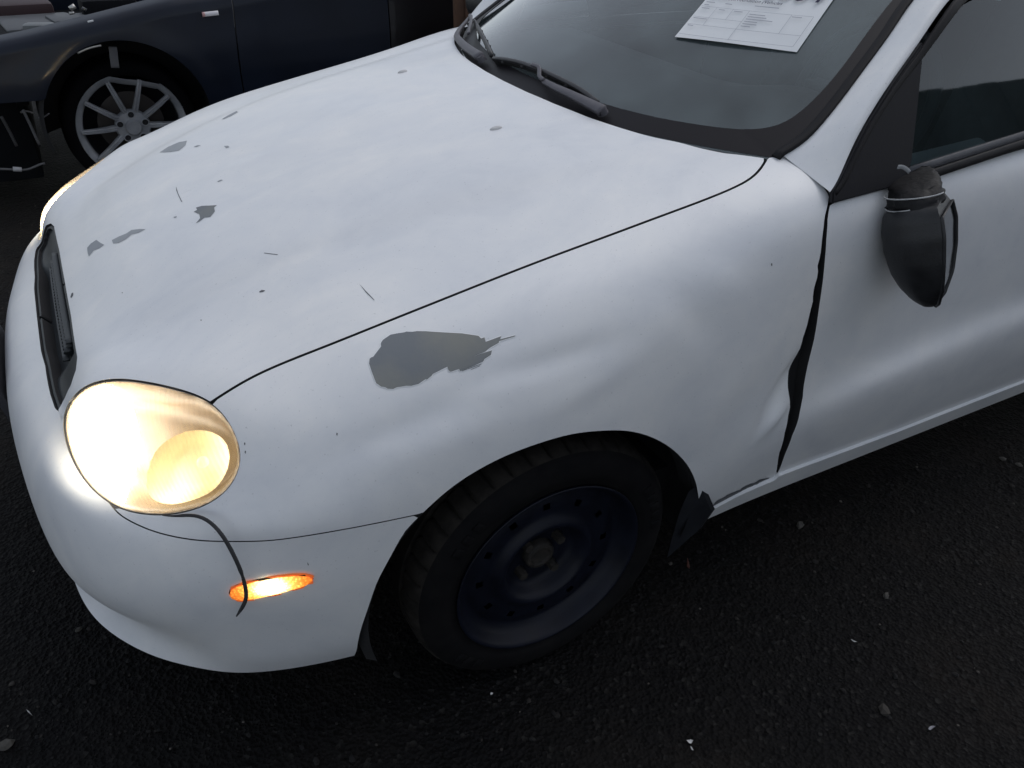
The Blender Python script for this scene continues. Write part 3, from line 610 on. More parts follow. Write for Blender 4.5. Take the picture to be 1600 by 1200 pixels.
# ------------------------------------------------------------------ peeled paint
PRIMER = varied('grey_primer', (.165, .18, .195), (.215, .22, .205), 7, (.55, .75), .1, 120, stops=(.4, .62))
PRIM2 = varied('pale_primer', (.26, .28, .31), (.33, .35, .37), 12, (.5, .7))
SCR = mat('scratch_grey', (.09, .095, .105), .6)
DISP = disp.reshape(NU, NV, 3)
def disp_at(q):
    i, j = int(min(q[0], NU - 1.01)), int(min(q[1], NV - 1.01)); a, b = q[0] - i, q[1] - j
    return (DISP[i, j] * (1 - a) + DISP[i + 1, j] * a) * (1 - b) + (DISP[i, j + 1] * (1 - a) + DISP[i + 1, j + 1] * a) * b
def patch(name, outline, m, parent, off=.0005, step=6, dented=False, rough=.0):
    o = np.array(outline, float); out = []
    for a, b in zip(o, np.roll(o, -1, 0)):
        n_ = max(1, int(np.linalg.norm(b - a) / step)); out += [a + (b - a) * k / n_ + (rng.normal(0, rough, 2) if 0 < k else 0) for k in range(n_)]
    lo, hi = np.min(out, 0), np.max(out, 0); inn = [Vector((x, y)) for x in np.arange(lo[0] + step / 2, hi[0], step) for y in np.arange(lo[1] + step / 2, hi[1], step)] if min(hi - lo) > step else []
    vs_ = [Vector(p) for p in out] + inn; n_ = len(out)
    r = delaunay_2d_cdt(vs_, [], [list(range(n_))], 1, 1e-5); V = []
    for p in r[0]:
        h = bvh2.ray_cast(Vector(CAM), Vector(pray(p.x, p.y)).normalized())
        if h[0] is None: h = min((bvh2.find_nearest(Vector(CAM + pray(p.x, p.y) * t)) for t in np.linspace(.8, 2.6, 240)), key=lambda r_: r_[3])
        q = np.array(h[0])
        if dented:
            q = q + disp_at(uv_of(h[0], h[2]))
        V.append(q + np.array(h[1]) * off)
    us = sorted({k for f in r[2] for k in f}); ren = {k: i for i, k in enumerate(us)}
    return mesh_obj(name, [V[k] for k in us], [tuple(ren[k] for k in f)[::-1] for f in r[2]], m, parent)
def zp(L, x0, y0, sc): return [(x0 + x / sc, y0 + y / sc) for x, y in L]
big = zp([(90, 470), (95, 430), (110, 420), (122, 418), (190, 330), (188, 302), (205, 275), (268, 232), (330, 220), (385, 212), (400, 206), (450, 208), (488, 202), (560, 203), (700, 212), (860, 220), (1000, 240), (1022, 262), (1050, 252), (1060, 290), (1190, 242), (1180, 268), (1305, 236), (1306, 244), (1172, 284), (1168, 298), (1096, 338), (1055, 372), (960, 410), (1060, 376), (1112, 360), (1104, 398), (1050, 432), (1040, 452), (960, 490), (850, 534), (838, 516), (770, 538), (752, 530), (742, 496), (620, 556), (610, 572), (570, 604), (560, 600), (500, 640), (440, 656), (400, 655), (320, 668), (290, 682), (245, 680), (225, 668), (190, 662), (150, 635), (120, 560)], 560, 480, 5.333)
big_o = None
def grow(L, k):      # outline pushed outward by k
    L = np.array(L, float); c = L.mean(0); T = np.roll(L, -1, 0) - np.roll(L, 1, 0); N = np.stack([T[:, 1], -T[:, 0]], 1); N /= np.linalg.norm(N, axis=1)[:, None] + 1e-9
    A_ = .5 * np.sum(L[:, 0] * np.roll(L[:, 1], -1) - np.roll(L[:, 0], -1) * L[:, 1]); return L + N * (k if A_ > 0 else -k)
EDGE = mat('bright_paint_edge', (.84, .85, .86), .4)
patch('lifted_paint_edge', grow(big, 1.3), EDGE, fender, step=3, dented=True, off=.0006)
patch('peeled_patch', big, PRIMER, fender, step=3, dented=True, off=.0011, rough=.0)
for a, b, w in (((722, 579), (752, 568), 1.1), ((736, 577), (750, 571), .8)):
    patch('scratch', [a, b, (b[0] + .3, b[1] + w), (a[0], a[1] + w)], PRIMER, fender, step=5, dented=True, off=.0008)
zq = lambda L: zp(L, 0, 0, 2.2857)
for L, m_ in (
    ([(570, 545), (600, 525), (640, 508), (668, 503), (662, 520), (640, 538), (610, 543)], PRIM2),
    ([(692, 757), (705, 750), (700, 742), (720, 736), (745, 735), (775, 733), (765, 742), (768, 755), (752, 775), (730, 778), (715, 790), (700, 798), (715, 780), (712, 765)], PRIMER),
    ([(400, 858), (425, 845), (450, 835), (470, 822), (500, 818), (520, 819), (495, 832), (470, 838), (450, 855), (425, 868), (405, 870)], PRIM2),
    ([(312, 885), (325, 870), (345, 857), (360, 868), (373, 875), (355, 887), (335, 895), (318, 916), (314, 905)], PRIM2),
    ([(792, 426), (815, 412), (845, 397), (850, 401), (825, 415), (800, 426)], PRIM2),
    ([(692, 525), (705, 519), (718, 519), (702, 526)], PRIM2), ([(800, 522), (815, 521), (820, 526), (808, 530)], PRIM2),
    ([(926, 1042), (935, 1036), (948, 1038), (940, 1043), (928, 1045)], SCR), ([(620, 775), (632, 772), (630, 778), (622, 779)], PRIM2),
    ([(252, 1062), (256, 1048), (262, 1045), (262, 1055), (256, 1064)], SCR), ([(776, 648), (790, 642), (797, 644), (780, 651)], PRIM2),
    ([(1445, 1210), (1450, 1208), (1451, 1214)], SCR)):
    patch('peeled_patch', zq(L), m_, hood, step=3, rough=.06)
for L in ([(629, 665), (636, 690), (648, 715), (652, 722), (648, 721), (638, 700), (630, 680)], [(1282, 1013), (1310, 1043), (1338, 1072), (1336, 1073), (1308, 1046)], [(944, 903), (992, 909), (992, 911), (944, 905)], [(716, 1142), (722, 1143), (718, 1147)], [(434, 1046), (440, 1044), (438, 1048)]):
    patch('scratch', zq(L), SCR, hood, step=3)
for L in ([(960, 756), (964, 762), (965, 766), (962, 766)], ):
    patch('paint_chip', zp(L, 0, 500, 2), SCR, bumper, step=3)
for (x, y) in ((1285 + 4, 380),): pass
for px_ in ((385 - 3, 691), (383, 704), (526, 676), (1211 - 6, 411)):
    patch('paint_chip', [(px_[0], px_[1]), (px_[0] + 1.6, px_[1] + 1), (px_[0] + 1, px_[1] + 5), (px_[0] - .6, px_[1] + 3)], SCR, fender, step=3, dented=True)
# washer nozzles on the bonnet
for sg in (-1, 1):
    c, n_ = hit(775, 201); c = c * np.array([1, -sg, 1]) if sg > 0 else c; n_ = n_ * (np.array([1, -1, 1]) if sg > 0 else 1)
    bm = bmesh.new(); bmesh.ops.create_uvsphere(bm, u_segments=16, v_segments=8, radius=1)
    la = hit(786, 198)[0] - hit(764, 203)[0]; la = la * (np.array([1, -1, 1]) if sg > 0 else 1); la /= np.linalg.norm(la); lb = np.cross(n_, la)
    bmesh.ops.transform(bm, matrix=Matrix([[la[i] * .0135, lb[i] * .0065, n_[i] * .005, c[i]] for i in range(3)] + [[0, 0, 0, 1]]), verts=bm.verts[:]); bmesh.ops.recalc_face_normals(bm, faces=bm.faces[:])
    bm_obj('washer_nozzle', bm, varied('nozzle_grey', (.5, .5, .51), (.58, .58, .58), 40, (.5, .7)), hood)
patch('cracked_filler', [(1113, 790), (1120, 782), (1140, 771), (1156, 765), (1166, 758), (1178, 754), (1186, 749), (1203, 746), (1190, 752), (1160, 766), (1135, 780), (1118, 790)], SCR, fender, step=4, dented=True, off=.0009, rough=.4)
# ------------------------------------------------------------------ wheels of the white car
TYRE = varied('tyre_rubber', (.0035, .0035, .0045), (.008, .0075, .0078), 25, (.8, .95), .25, 160, spec=.15)
TREAD = varied('dusty_tread', (.012, .011, .010), (.028, .025, .022), 30, (.85, .95), .3, 120, spec=.15)
STEEL = varied('navy_black_steel', (.003, .004, .009), (.006, .008, .017), 16, (.4, .6), .05, 150, spec=.25)
RUST = varied('rusty_hub', (.010, .009, .008), (.026, .021, .017), 60, (.6, .85), .3, 200)
def make_tyre(parent):
    NA = 264; prof = [(.188, -.078), (.196, -.088), (.206, -.0915), (.212, -.0935), (.2135, -.0945), (.228, -.0955), (.245, -.0945), (.257, -.090), (.266, -.082), (.2725, -.072), (.2755, -.062), (.2765, -.050), (.2770, -.030), (.2700, -.028), (.2700, -.020), (.2772, -.018), (.2775, 0)]
    prof = prof + [(r, -y) for r, y in prof[-2::-1]]; bm = bmesh.new(); rings = []
    for i in range(NA):
        a = 2 * math.pi * i / NA; cut = (i % 6 == 0); ring = []
        for j, (r, y) in enumerate(prof):
            if cut and .2720 <= r and abs(y) >= .030: r -= .008
            ring.append(bm.verts.new((r * math.cos(a), y, r * math.sin(a))))
        rings.append(ring)
    for i in range(NA):
        A, B = rings[i], rings[(i + 1) % NA]
        for j in range(len(prof) - 1): bm.faces.new((A[j], B[j], B[j + 1], A[j + 1]))
    bmesh.ops.recalc_face_normals(bm, faces=bm.faces[:]); t = bm_obj('tyre', bm, TYRE, parent, angle=50); t.data.materials.append(TREAD); t.data.polygons.foreach_set('material_index', [int(math.hypot(p.center.x, p.center.z) > .2655) for p in t.data.polygons])
    # raised moulded marks on the sidewall
    for a0 in (.30, .42, .52, .64, .75, 2.5, 2.62, 2.74, 4.0, 4.1, 4.22):
        b2 = bmesh.new(); pts = [(.238 * math.cos(a0 + t_), -.0958, .238 * math.sin(a0 + t_)) for t_ in np.linspace(0, .07, 5)]
        sweep(b2, pts, rrect(.010, .0012), up=(0, -1, 0)); bmesh.ops.recalc_face_normals(b2, faces=b2.faces[:]); bm_obj('sidewall_mark', b2, TYRE, parent)
    return t
def make_rim(parent):
    prof = [(.186, -.060), (.192, -.084), (.1955, -.0905), (.1975, -.0935), (.1965, -.0955), (.193, -.0950), (.1895, -.0900), (.186, -.083), (.182, -.074), (.178, -.066), (.174, -.062), (.169, -.057), (.164, -.055)]
    prof += [(r, -.055 - .008 * math.sin(math.pi * .5 * (.163 - r) / .03)) for r in np.linspace(.160, .133, 6)]
    prof += [(r, -.063) for r in np.linspace(.130, .118, 5)] + [(.112, -.065), (.106, -.070), (.100, -.0755), (.094, -.077), (.088, -.0735), (.083, -.061), (.079, -.051), (.075, -.043), (.069, -.039), (.060, -.038), (.034, -.038), (.031, -.034)]
    bm = bmesh.new(); NA = 300; rings = lathe(bm, prof, NA)
    kill = []
    for f in bm.faces:
        c = f.calc_center_median(); r = math.hypot(c.x, c.z)
        if .114 < r < .17:
            a = math.atan2(c.z, c.x) % (2 * math.pi / 12) - math.pi / 12
            if (a * r) ** 2 + ((r - .137) * 1.0) ** 2 < .0085 ** 2: kill.append(f)
    bmesh.ops.delete(bm, geom=kill, context='FACES'); bmesh.ops.recalc_face_normals(bm, faces=bm.faces[:])
    bm_obj('rim', bm, STEEL, parent)
    b2 = bmesh.new(); lathe(b2, [(.186, .02), (.10, .02), (.02, .02)], 64); bm_obj('brake_drum', b2, DARKIN, parent)
    for k in range(4):
        a = math.pi / 4 + .12 + k * math.pi / 2; b3 = bmesh.new(); bmesh.ops.create_cone(b3, cap_ends=True, segments=6, radius1=.0105, radius2=.0095, depth=.022)
        bmesh.ops.transform(b3, matrix=Matrix.Translation((.05 * math.cos(a), -.049, .05 * math.sin(a))) @ Matrix.Rotation(math.pi / 2, 4, 'X'), verts=b3.verts[:]); bm_obj('lug_nut', b3, RUST, parent, smooth=False)
    b4 = bmesh.new(); lathe(b4, [(.031, -.030), (.031, -.049), (.028, -.053), (.022, -.054), (.020, -.049), (.012, -.048), (.0001, -.048)], 40); bm_obj('hub_cap', b4, RUST, parent, angle=40)
wheel = empty('wheel', (0, -.717, .2765)); wheel.parent = car
make_tyre(wheel); make_rim(wheel)
for loc, rz in (((0, .717, .2765), math.pi), ((2.52, -.717, .2765), 0), ((2.52, .717, .2765), math.pi)):
    w = copy_tree(wheel, car); w.location = loc; w.rotation_euler = (0, 0, rz)
wheel.rotation_euler = (0, R_(14), 0)
# wheel-arch liners (half tubs) and mud flap
LINER = varied('arch_liner', (.010, .010, .012), (.018, .018, .020), 20, (.7, .9), .3, 90)
for x0, sg in ((0, -1), (0, 1), (2.52, -1), (2.52, 1)):
    bm = bmesh.new(); rr = []
    for a in np.linspace(-.25, math.pi + .25, 40):
        rr.append([bm.verts.new((x0 - .01 + r * math.cos(a) * (1.04), sg * y, .285 + r * math.sin(a) * .97)) for r, y in ((.335, .80), (.35, .785), (.352, .70), (.352, .56), (.30, .50), (.10, .49))])
    for A, B in zip(rr, rr[1:]):
        for j in range(5): bm.faces.new((A[j], A[j + 1], B[j + 1], B[j]))
    bmesh.ops.recalc_face_normals(bm, faces=bm.faces[:]); bm_obj('arch_liner', bm, LINER, car)
FLAP = varied('mud_flap_plastic', (.010, .011, .015), (.018, .020, .025), 20, (.6, .8), spec=.25)
_a, _b, _c = at(1091, 756, 'y', -.817), at(1112, 800, 'y', -.812), at(1042, 872, 'y', -.77); _n = np.cross(_b - _a, _c - _a)
def on_flap(x, y): d = pray(x, y); return CAM + d * ((_a - CAM) @ _n / (d @ _n))
fp = [on_flap(*p) for p in ((1091, 756), (1098, 768), (1112, 800), (1092, 828), (1042, 872), (1050, 840), (1062, 800), (1076, 768))]
bm = bmesh.new(); v1 = [bm.verts.new(p) for p in fp]; v2 = [bm.verts.new(p + np.array([.012, .004, 0])) for p in fp]; k = len(fp)
bm.faces.new(v1); bm.faces.new(v2[::-1])
for i in range(k): bm.faces.new((v1[i], v2[i], v2[(i + 1) % k], v1[(i + 1) % k]))
bmesh.ops.recalc_face_normals(bm, faces=bm.faces[:]); bmesh.ops.triangulate(bm, faces=bm.faces[:]); bm_obj('mud_flap', bm, FLAP, car, smooth=False)
# underbody, so no light comes through from below
bm = bmesh.new(); box(bm, (1.5, 0, .27), (3.2, 1.40, .10)); box(bm, (-.52, 0, .24), (.30, .9, .06)); bm_obj('underbody', bm, DARKIN, car, smooth=False)
bm = bmesh.new(); box(bm, (-.05, 0, .45), (1.0, .90, .32), None, .03); box(bm, (.45, 0, .62), (.06, 1.3, .58)); bm_obj('engine_block', bm, DARKIN, car, smooth=False)
# ------------------------------------------------------------------ door furniture: sail panel, window, belt strip
def side_pt(px, py, off=0): return hit_side(px, py) + NSIDE * off
def slab(name, outline3, n, th, m, parent, bev=.002):
    bm = bmesh.new(); a = [bm.verts.new(p) for p in outline3]; f = bm.faces.new(a)
    r = bmesh.ops.extrude_face_region(bm, geom=[f]); vs_ = [v for v in r['geom'] if isinstance(v, bmesh.types.BMVert)]; bmesh.ops.translate(bm, vec=Vector(n) * th, verts=vs_)
    bmesh.ops.recalc_face_normals(bm, faces=bm.faces[:])
    if bev: bmesh.ops.bevel(bm, geom=bm.edges[:], offset=bev, segments=2, affect='EDGES')
    return bm_obj(name, bm, m, parent, angle=35)
SAIL = varied('sail_plastic', (.008, .0078, .010), (.012, .0115, .0145), 10, (.5, .65), .1, 200, spec=.25)
sail_px = [(1297, 318), (1298, 300), (1310, 281), (1327, 246), (1352, 196), (1394, 129), (1438, 66), (1437, 98), (1430, 167), (1421, 250), (1412, 286), (1392, 292)]
SG = [np.array([1, 1, 1.]), MIR]
for mi, dr in zip(SG, (door, door2)):
    slab('sail_panel', [side_pt(*p, -.004) * mi for p in sail_px], NSIDE * mi, .010, SAIL, dr)
    # window frame running up beside the pillar and back along the roof
    fr = curve3([side_pt(*p, .004) for p in ((1301, 303), (1315, 284), (1332, 249), (1357, 200), (1399, 134), (1441, 78), (1493, 6))] + [(1.03, -.603, 1.222), (1.25, -.580, 1.297), (1.55, -.576, 1.322)], 60) * mi
    b2 = bmesh.new(); sweep(b2, fr, rrect(.009, .005), up=NSIDE * mi, scale=np.interp(np.linspace(0, 1, 60), [0, .3, .6, 1], [.5, .6, 1.1, 1.2])); bmesh.ops.recalc_face_normals(b2, faces=b2.faces[:]); bm_obj('window_frame', b2, TRIM, dr)
    fe = curve3([side_pt(*p, -.006) for p in ((1421, 264), (1430, 167), (1437, 95), (1460, 62), (1492, 18))] + [np.array(p) for p in ((1.03, -.60, 1.218), (1.25, -.578, 1.292), (1.54, -.573, 1.318))], 60)
    zg = np.linspace(fe[0][2], 1.318, 22); gv_ = []
    for z in zg:
        x0 = np.interp(z, fe[:, 2], fe[:, 0])
        for t in np.linspace(0, 1, 14): x = x0 + (1.56 - x0) * t; gv_.append(np.array([x, yside(z) + .007 - .003 * math.sin(math.pi * (x - .7) / 1.0), z]) * mi)
    mesh_obj('window_glass', gv_, [(j * 14 + k, j * 14 + k + 1, (j + 1) * 14 + k + 1, (j + 1) * 14 + k)[::(1 if mi[1] > 0 else -1)] for j in range(21) for k in range(13)], SGLASS, dr)
    for (a, b, m_, hh, nm, of) in (((1407, 287), (1600, 223), TRIM, .0085, 'belt_seal', .006), ((1415, 269), (1600, 205), GREYPL, .008, 'belt_moulding', .002)):
        q = [side_pt(*a, of), side_pt(*b, of)]; e = q[1] + (q[1] - q[0]) * ((1.555 - q[1][0]) / (q[1][0] - q[0][0])); e[2] = min(e[2], .99); pth = [q[0] + (e - q[0]) * t for t in np.linspace(0, 1, 12)]
        b2 = bmesh.new(); sweep(b2, np.array(pth) * mi, rrect(hh, .005, .5), up=NSIDE * mi); bmesh.ops.recalc_face_normals(b2, faces=b2.faces[:]); bm_obj(nm, b2, m_, dr)
# B post behind the window and rear side glass, rear screen
for mi in SG:
    b2 = bmesh.new(); sweep(b2, np.array([(1.57, -.765, .92), (1.575, -.73, 1.0), (1.58, -.60, 1.30), (1.58, -.575, 1.345)]) * mi, rrect(.03, .012), up=NSIDE * mi); bmesh.ops.recalc_face_normals(b2, faces=b2.faces[:]); bm_obj('door_post', b2, TRIM, car)
    b2 = bmesh.new(); b2.faces.new([b2.verts.new(np.array(p) * mi) for p in ((1.60, -.77, .94), (2.58, -.745, .95), (2.43, -.67, 1.08), (2.23, -.61, 1.235), (2.0, -.585, 1.315), (1.60, -.58, 1.335))]); bmesh.ops.recalc_face_normals(b2, faces=b2.faces[:]); (b2.normal_update(), [f.normal_flip() for f in b2.faces if f.normal.y * -mi[1] < 0]); bm_obj('rear_side_glass', b2, SGLASS, car, smooth=False)
b2 = bmesh.new(); b2.faces.new([b2.verts.new(p) for p in ((2.2, -.53, 1.37), (2.2, .53, 1.37), (2.84, .62, .985), (2.84, -.62, .985))]); (b2.normal_update(), [f.normal_flip() for f in b2.faces if f.normal.z < 0]); bm_obj('rear_screen', b2, SGLASS, car, smooth=False)
# ------------------------------------------------------------------ hanging side mirror, lashed with tape
mr_ = empty('side_mirror'); mr_.parent = car
MIRP = varied('mirror_plastic', (.010, .0105, .012), (.020, .021, .024), 25, (.4, .55), .25, 300)
mtop = at(1432, 318, 'y', -.835); mtip = at(1452, 479, 'y', -.90)
ax = mtip - mtop; Lm = np.linalg.norm(ax); ax /= Lm
fx = np.array([.46, -.89, 0]); fx -= ax * (fx @ ax); fx /= np.linalg.norm(fx); sd_ = np.cross(ax, fx)      # fx: the glass faces rearward
print('mirror len', Lm, mtop, mtip)
def egg(t):   # section at t from 0 (top) to 1 (tip): forward bulge, rear offset, half breadth
    w = math.sin(math.pi * min(1, .5 + .5 * (max(t - .25, 0) / .75) ** 2.0)) if t > .25 else 1
    return w
V = []; NT, NA = 26, 28
for i in range(NT):
    t = i / (NT - 1); c = mtop + ax * Lm * t
    f_ = np.interp(t, [0, .08, .2, .4, .6, .75, .88, .96, 1], [.046, .058, .063, .064, .057, .045, .027, .011, .001])     # towards the front
    r_ = np.interp(t, [0, .08, .25, .5, .75, .92, 1], [.040, .045, .047, .042, .033, .020, .006])       # towards the glass
    b_ = np.interp(t, [0, .08, .25, .5, .7, .85, .95, 1], [.040, .052, .062, .064, .056, .042, .024, .003])    # breadth
    for k in range(NA):
        a = 2 * math.pi * k / NA; ca, sa = math.cos(a), math.sin(a)
        if ca > 0: x = r_ * min(1, ca * 2.6); y = b_ * sa * (1 if ca < .38 else (1 - .0 * ca))
        else: x = f_ * ca; y = b_ * sa
        V.append(c + fx * x + sd_ * y)
F = [(i * NA + k, i * NA + (k + 1) % NA, (i + 1) * NA + (k + 1) % NA, (i + 1) * NA + k) for i in range(NT - 1) for k in range(NA)] + [tuple(range(NA))[::-1], tuple((NT - 1) * NA + k for k in range(NA))]
ho = mesh_obj('housing', V, F, MIRP, mr_); ho.data.set_sharp_from_angle(angle=R_(60))
gl = [];
for i in range(2, NT - 1):
    t = i / (NT - 1); c = mtop + ax * Lm * t; r_ = np.interp(t, [0, .08, .25, .5, .75, .92, 1], [.036, .045, .047, .042, .033, .020, .006]); b_ = np.interp(t, [0, .08, .25, .5, .7, .85, .95, 1], [.030, .052, .062, .064, .056, .042, .024, .003]) * .86
    gl += [c + fx * (r_ + .0015) - sd_ * b_, c + fx * (r_ + .0015) + sd_ * b_]
ng = len(gl) // 2
mesh_obj('mirror_glass', gl, [(2 * i, 2 * i + 1, 2 * i + 3, 2 * i + 2) for i in range(ng - 1)], mat('mirror_silver', (.30, .32, .35), .12, 1), mr_)
# raised lip round the glass
bm = bmesh.new(); lip = [gl[2 * i] for i in range(ng)] + [gl[2 * i + 1] for i in range(ng)][::-1]; sweep(bm, np.array(lip) + fx * .001, circ(.0036, 6), up=fx, closed=True); bmesh.ops.recalc_face_normals(bm, faces=bm.faces[:]); bm_obj('glass_lip', bm, MIRP, mr_)
# taped neck
TAPE = varied('black_tape', (.004, .004, .005), (.010, .010, .012), 40, (.45, .7), .6, 90, spec=.3)
neck = curve3([side_pt(1420, 268, .004), at(1425, 285, 'y', -.80), at(1428, 305, 'y', -.825), at(1432, 322, 'y', -.838)], 22); V = []
for i, p in enumerate(neck):
    t = i / 21
    for k in range(24):
        a = 2 * math.pi * k / 24; r = np.interp(t, [0, .15, .5, .85, 1], [.033, .036, .038, .040, .040]) * (1 + .09 * math.sin(3 * a + 4 * t) + .06 * math.sin(7 * a - 9 * t) + rng.normal(0, .035))
        V.append(p + fx * r * math.cos(a) * 1.12 + sd_ * r * math.sin(a) * .8)
mesh_obj('taped_neck', V, [(i * 24 + k, i * 24 + (k + 1) % 24, (i + 1) * 24 + (k + 1) % 24, (i + 1) * 24 + k) for i in range(21) for k in range(24)] + [tuple(range(24))[::-1], tuple(21 * 24 + k for k in range(24))], TAPE, mr_)
WT = varied('white_tape', (.42, .43, .44), (.6, .6, .6), 40, (.4, .6))
def tape(px_, w, m_, off=.006, z_y=-.87):
    pts = []
    for (x, y) in px_:
        q = at(x, y, 'y', z_y); pts.append(q)
    pts = curve3(pts, 16); bm = bmesh.new(); sweep(bm, pts, rrect(.0008, w), up=(0.1, 0, 1)); bmesh.ops.recalc_face_normals(bm, faces=bm.faces[:]); return bm_obj('tape_strand', bm, m_, mr_)
def neck_ring(t, tilt, a0, a1, w, m_, k=1.06):
    i = int(t * 21); p = neck[i]; r = np.interp(t, [0, .15, .5, .85, 1], [.033, .036, .038, .040, .040]) * k; pts = []
    for a in np.linspace(a0, a1, 30): pts.append(p + fx * r * math.cos(a) * 1.12 + sd_ * r * math.sin(a) * .8 + ax * tilt * math.cos(a + .6))
    bm = bmesh.new(); sweep(bm, np.array(pts), rrect(.0007, w), up=ax); bmesh.ops.recalc_face_normals(bm, faces=bm.faces[:]); return bm_obj('tape_strand', bm, m_, mr_)
neck_ring(.72, .004, .1, 3.1, .0011, WT, 1.10); neck_ring(.93, -.004, 1.6, 3.0, .0009, WT, 1.12)
tape([(1403, 261), (1410, 261), (1417, 265), (1421, 269)], .0035, varied('grey_tape', (.3, .31, .33), (.42, .43, .44), 40), z_y=-.802)
# far mirror, still in its place
fm = empty('side_mirror'); fm.parent = car
Vm = np.array(V)
bm = bmesh.new(); bmesh.ops.create_uvsphere(bm, u_segments=20, v_segments=12, radius=1); bmesh.ops.transform(bm, matrix=Matrix.Translation((.70, .88, .97)) @ Matrix.Diagonal((.055, .10, .065, 1)), verts=bm.verts[:]); bm_obj('housing', bm, MIRP, fm)
bm = bmesh.new(); box(bm, (.72, .78, .945), (.05, .10, .03), None, .008); bm_obj('mount', bm, MIRP, fm)
# ------------------------------------------------------------------ wipers
WIP = varied('wiper_black', (.020, .020, .023), (.034, .034, .038), 30, (.4, .6))
WIPG = varied('wiper_grey', (.075, .072, .085), (.10, .097, .11), 30, (.4, .6))
def wpt(px, py, off): p = hit_ws(px, py); return p + nws(p) * off
def wiper(pivot, arm, bracket, blade, cap):
    w = empty('wiper'); w.parent = car
    for nm, pts, wd_, ht, off, m_ in (('arm', arm, .0075, .004, .022, WIPG), ('bracket', bracket, .0042, .003, .026, WIPG), ('blade_frame', blade, .0045, .004, .017, WIP), ('blade_rubber', blade, .0016, .007, .008, RUBBER)):
        pth = curve3([wpt(*p, off) for p in pts], 24); bm = bmesh.new(); sweep(bm, pth, rrect(wd_, ht), up=nws(pth[0]), scale=np.linspace(1.5, .8, 24) if nm == 'arm' else None); bmesh.ops.recalc_face_normals(bm, faces=bm.faces[:]); bm_obj(nm, bm, m_, w)
    bm = bmesh.new(); bmesh.ops.create_cone(bm, cap_ends=True, segments=20, radius1=.012, radius2=.009, depth=.014); n_ = nws(wpt(*pivot, 0)); bmesh.ops.transform(bm, matrix=Matrix.Translation(Vector(wpt(*cap, .018))) @ Vector(n_).to_track_quat('Z', 'X').to_matrix().to_4x4(), verts=bm.verts[:]); bm_obj('pivot_cap', bm, WIPG, w, angle=40)
    for t in (.12, .3, .52, .7, .88):
        q = curve3([wpt(*p, .013) for p in blade], 50)[int(t * 49)]; bm = bmesh.new(); box(bm, q, (.012, .012, .010), None, .002); bm_obj('blade_claw', bm, WIP, w, smooth=False)
    return w
wiper((946, 190), [(946, 186), (925, 175), (895, 160), (872, 149), (856, 140)], [(856, 140), (850, 134), (850, 124), (847, 119), (838, 116)], [(776, 101), (806, 105), (845, 118), (880, 134), (910, 150), (938, 171)], (944, 183))
wiper((757, 101), [(757, 101), (738, 88), (724, 74), (721, 66), (726, 56), (735, 45), (742, 36)], [(742, 36), (744, 46), (741, 60), (740, 66)], [(743, 32), (751, 50), (760, 68), (768, 84), (773, 96)], (757, 101))
# ------------------------------------------------------------------ interior seen faintly through the glass
DASH = varied('dashboard_grey', (.035, .037, .040), (.05, .052, .056), 8, (.6, .8))
inn = empty('cabin_interior'); inn.parent = car
dv_ = []
for k in range(25):
    y = -.66 + 1.32 * k / 24
    hump = .05 * math.exp(-((y + .36) / .17) ** 2)
    for x, z in ((xws(y, .93) + .02, .90), (.66, .915), (.80, .93 + hump), (.90, .925 + hump), (.96, .86 + hump * .4), (.97, .62)): dv_.append((x, y, z))
mesh_obj('dashboard', dv_, [(k * 6 + j, k * 6 + j + 1, (k + 1) * 6 + j + 1, (k + 1) * 6 + j) for k in range(24) for j in range(5)], DASH, inn)
bm = bmesh.new(); th = np.linspace(0, 2 * math.pi, 49)[:-1]; sw = np.array([(1.07 + .06 * math.sin(a), -.36 + .185 * math.cos(a), .93 + .175 * math.sin(a)) for a in th]); sweep(bm, sw, circ(.014, 8), up=(1, 0, .35), closed=True); bmesh.ops.recalc_face_normals(bm, faces=bm.faces[:]); bm_obj('steering_wheel', bm, PLASTIC, inn)
bm = bmesh.new(); box(bm, (1.06, -.36, .93), (.05, .30, .05), None, .01); box(bm, (1.02, -.36, .90), (.18, .07, .07), None, .01); bm_obj('steering_hub', bm, PLASTIC, inn)
SEAT = varied('seat_fabric', (.05, .052, .056), (.075, .078, .083), 30, (.8, .95))
for y in (-.37, .37):
    bm = bmesh.new(); box(bm, (1.48, y, .50), (.52, .50, .16), None, .05); bm_obj('seat_cushion', bm, SEAT, inn)
    bm = bmesh.new(); box(bm, (1.80, y, .80), (.14, .48, .62), Matrix.Rotation(R_(16), 3, 'Y'), .05); bm_obj('seat_back', bm, SEAT, inn)
    bm = bmesh.new(); box(bm, (1.90, y, 1.17), (.09, .25, .16), Matrix.Rotation(R_(12), 3, 'Y'), .04); bm_obj('headrest', bm, SEAT, inn)
bm = bmesh.new(); box(bm, (1.6, 0, .36), (2.2, 1.46, .04)); bm_obj('cabin_floor', bm, DARKIN, inn, smooth=False)
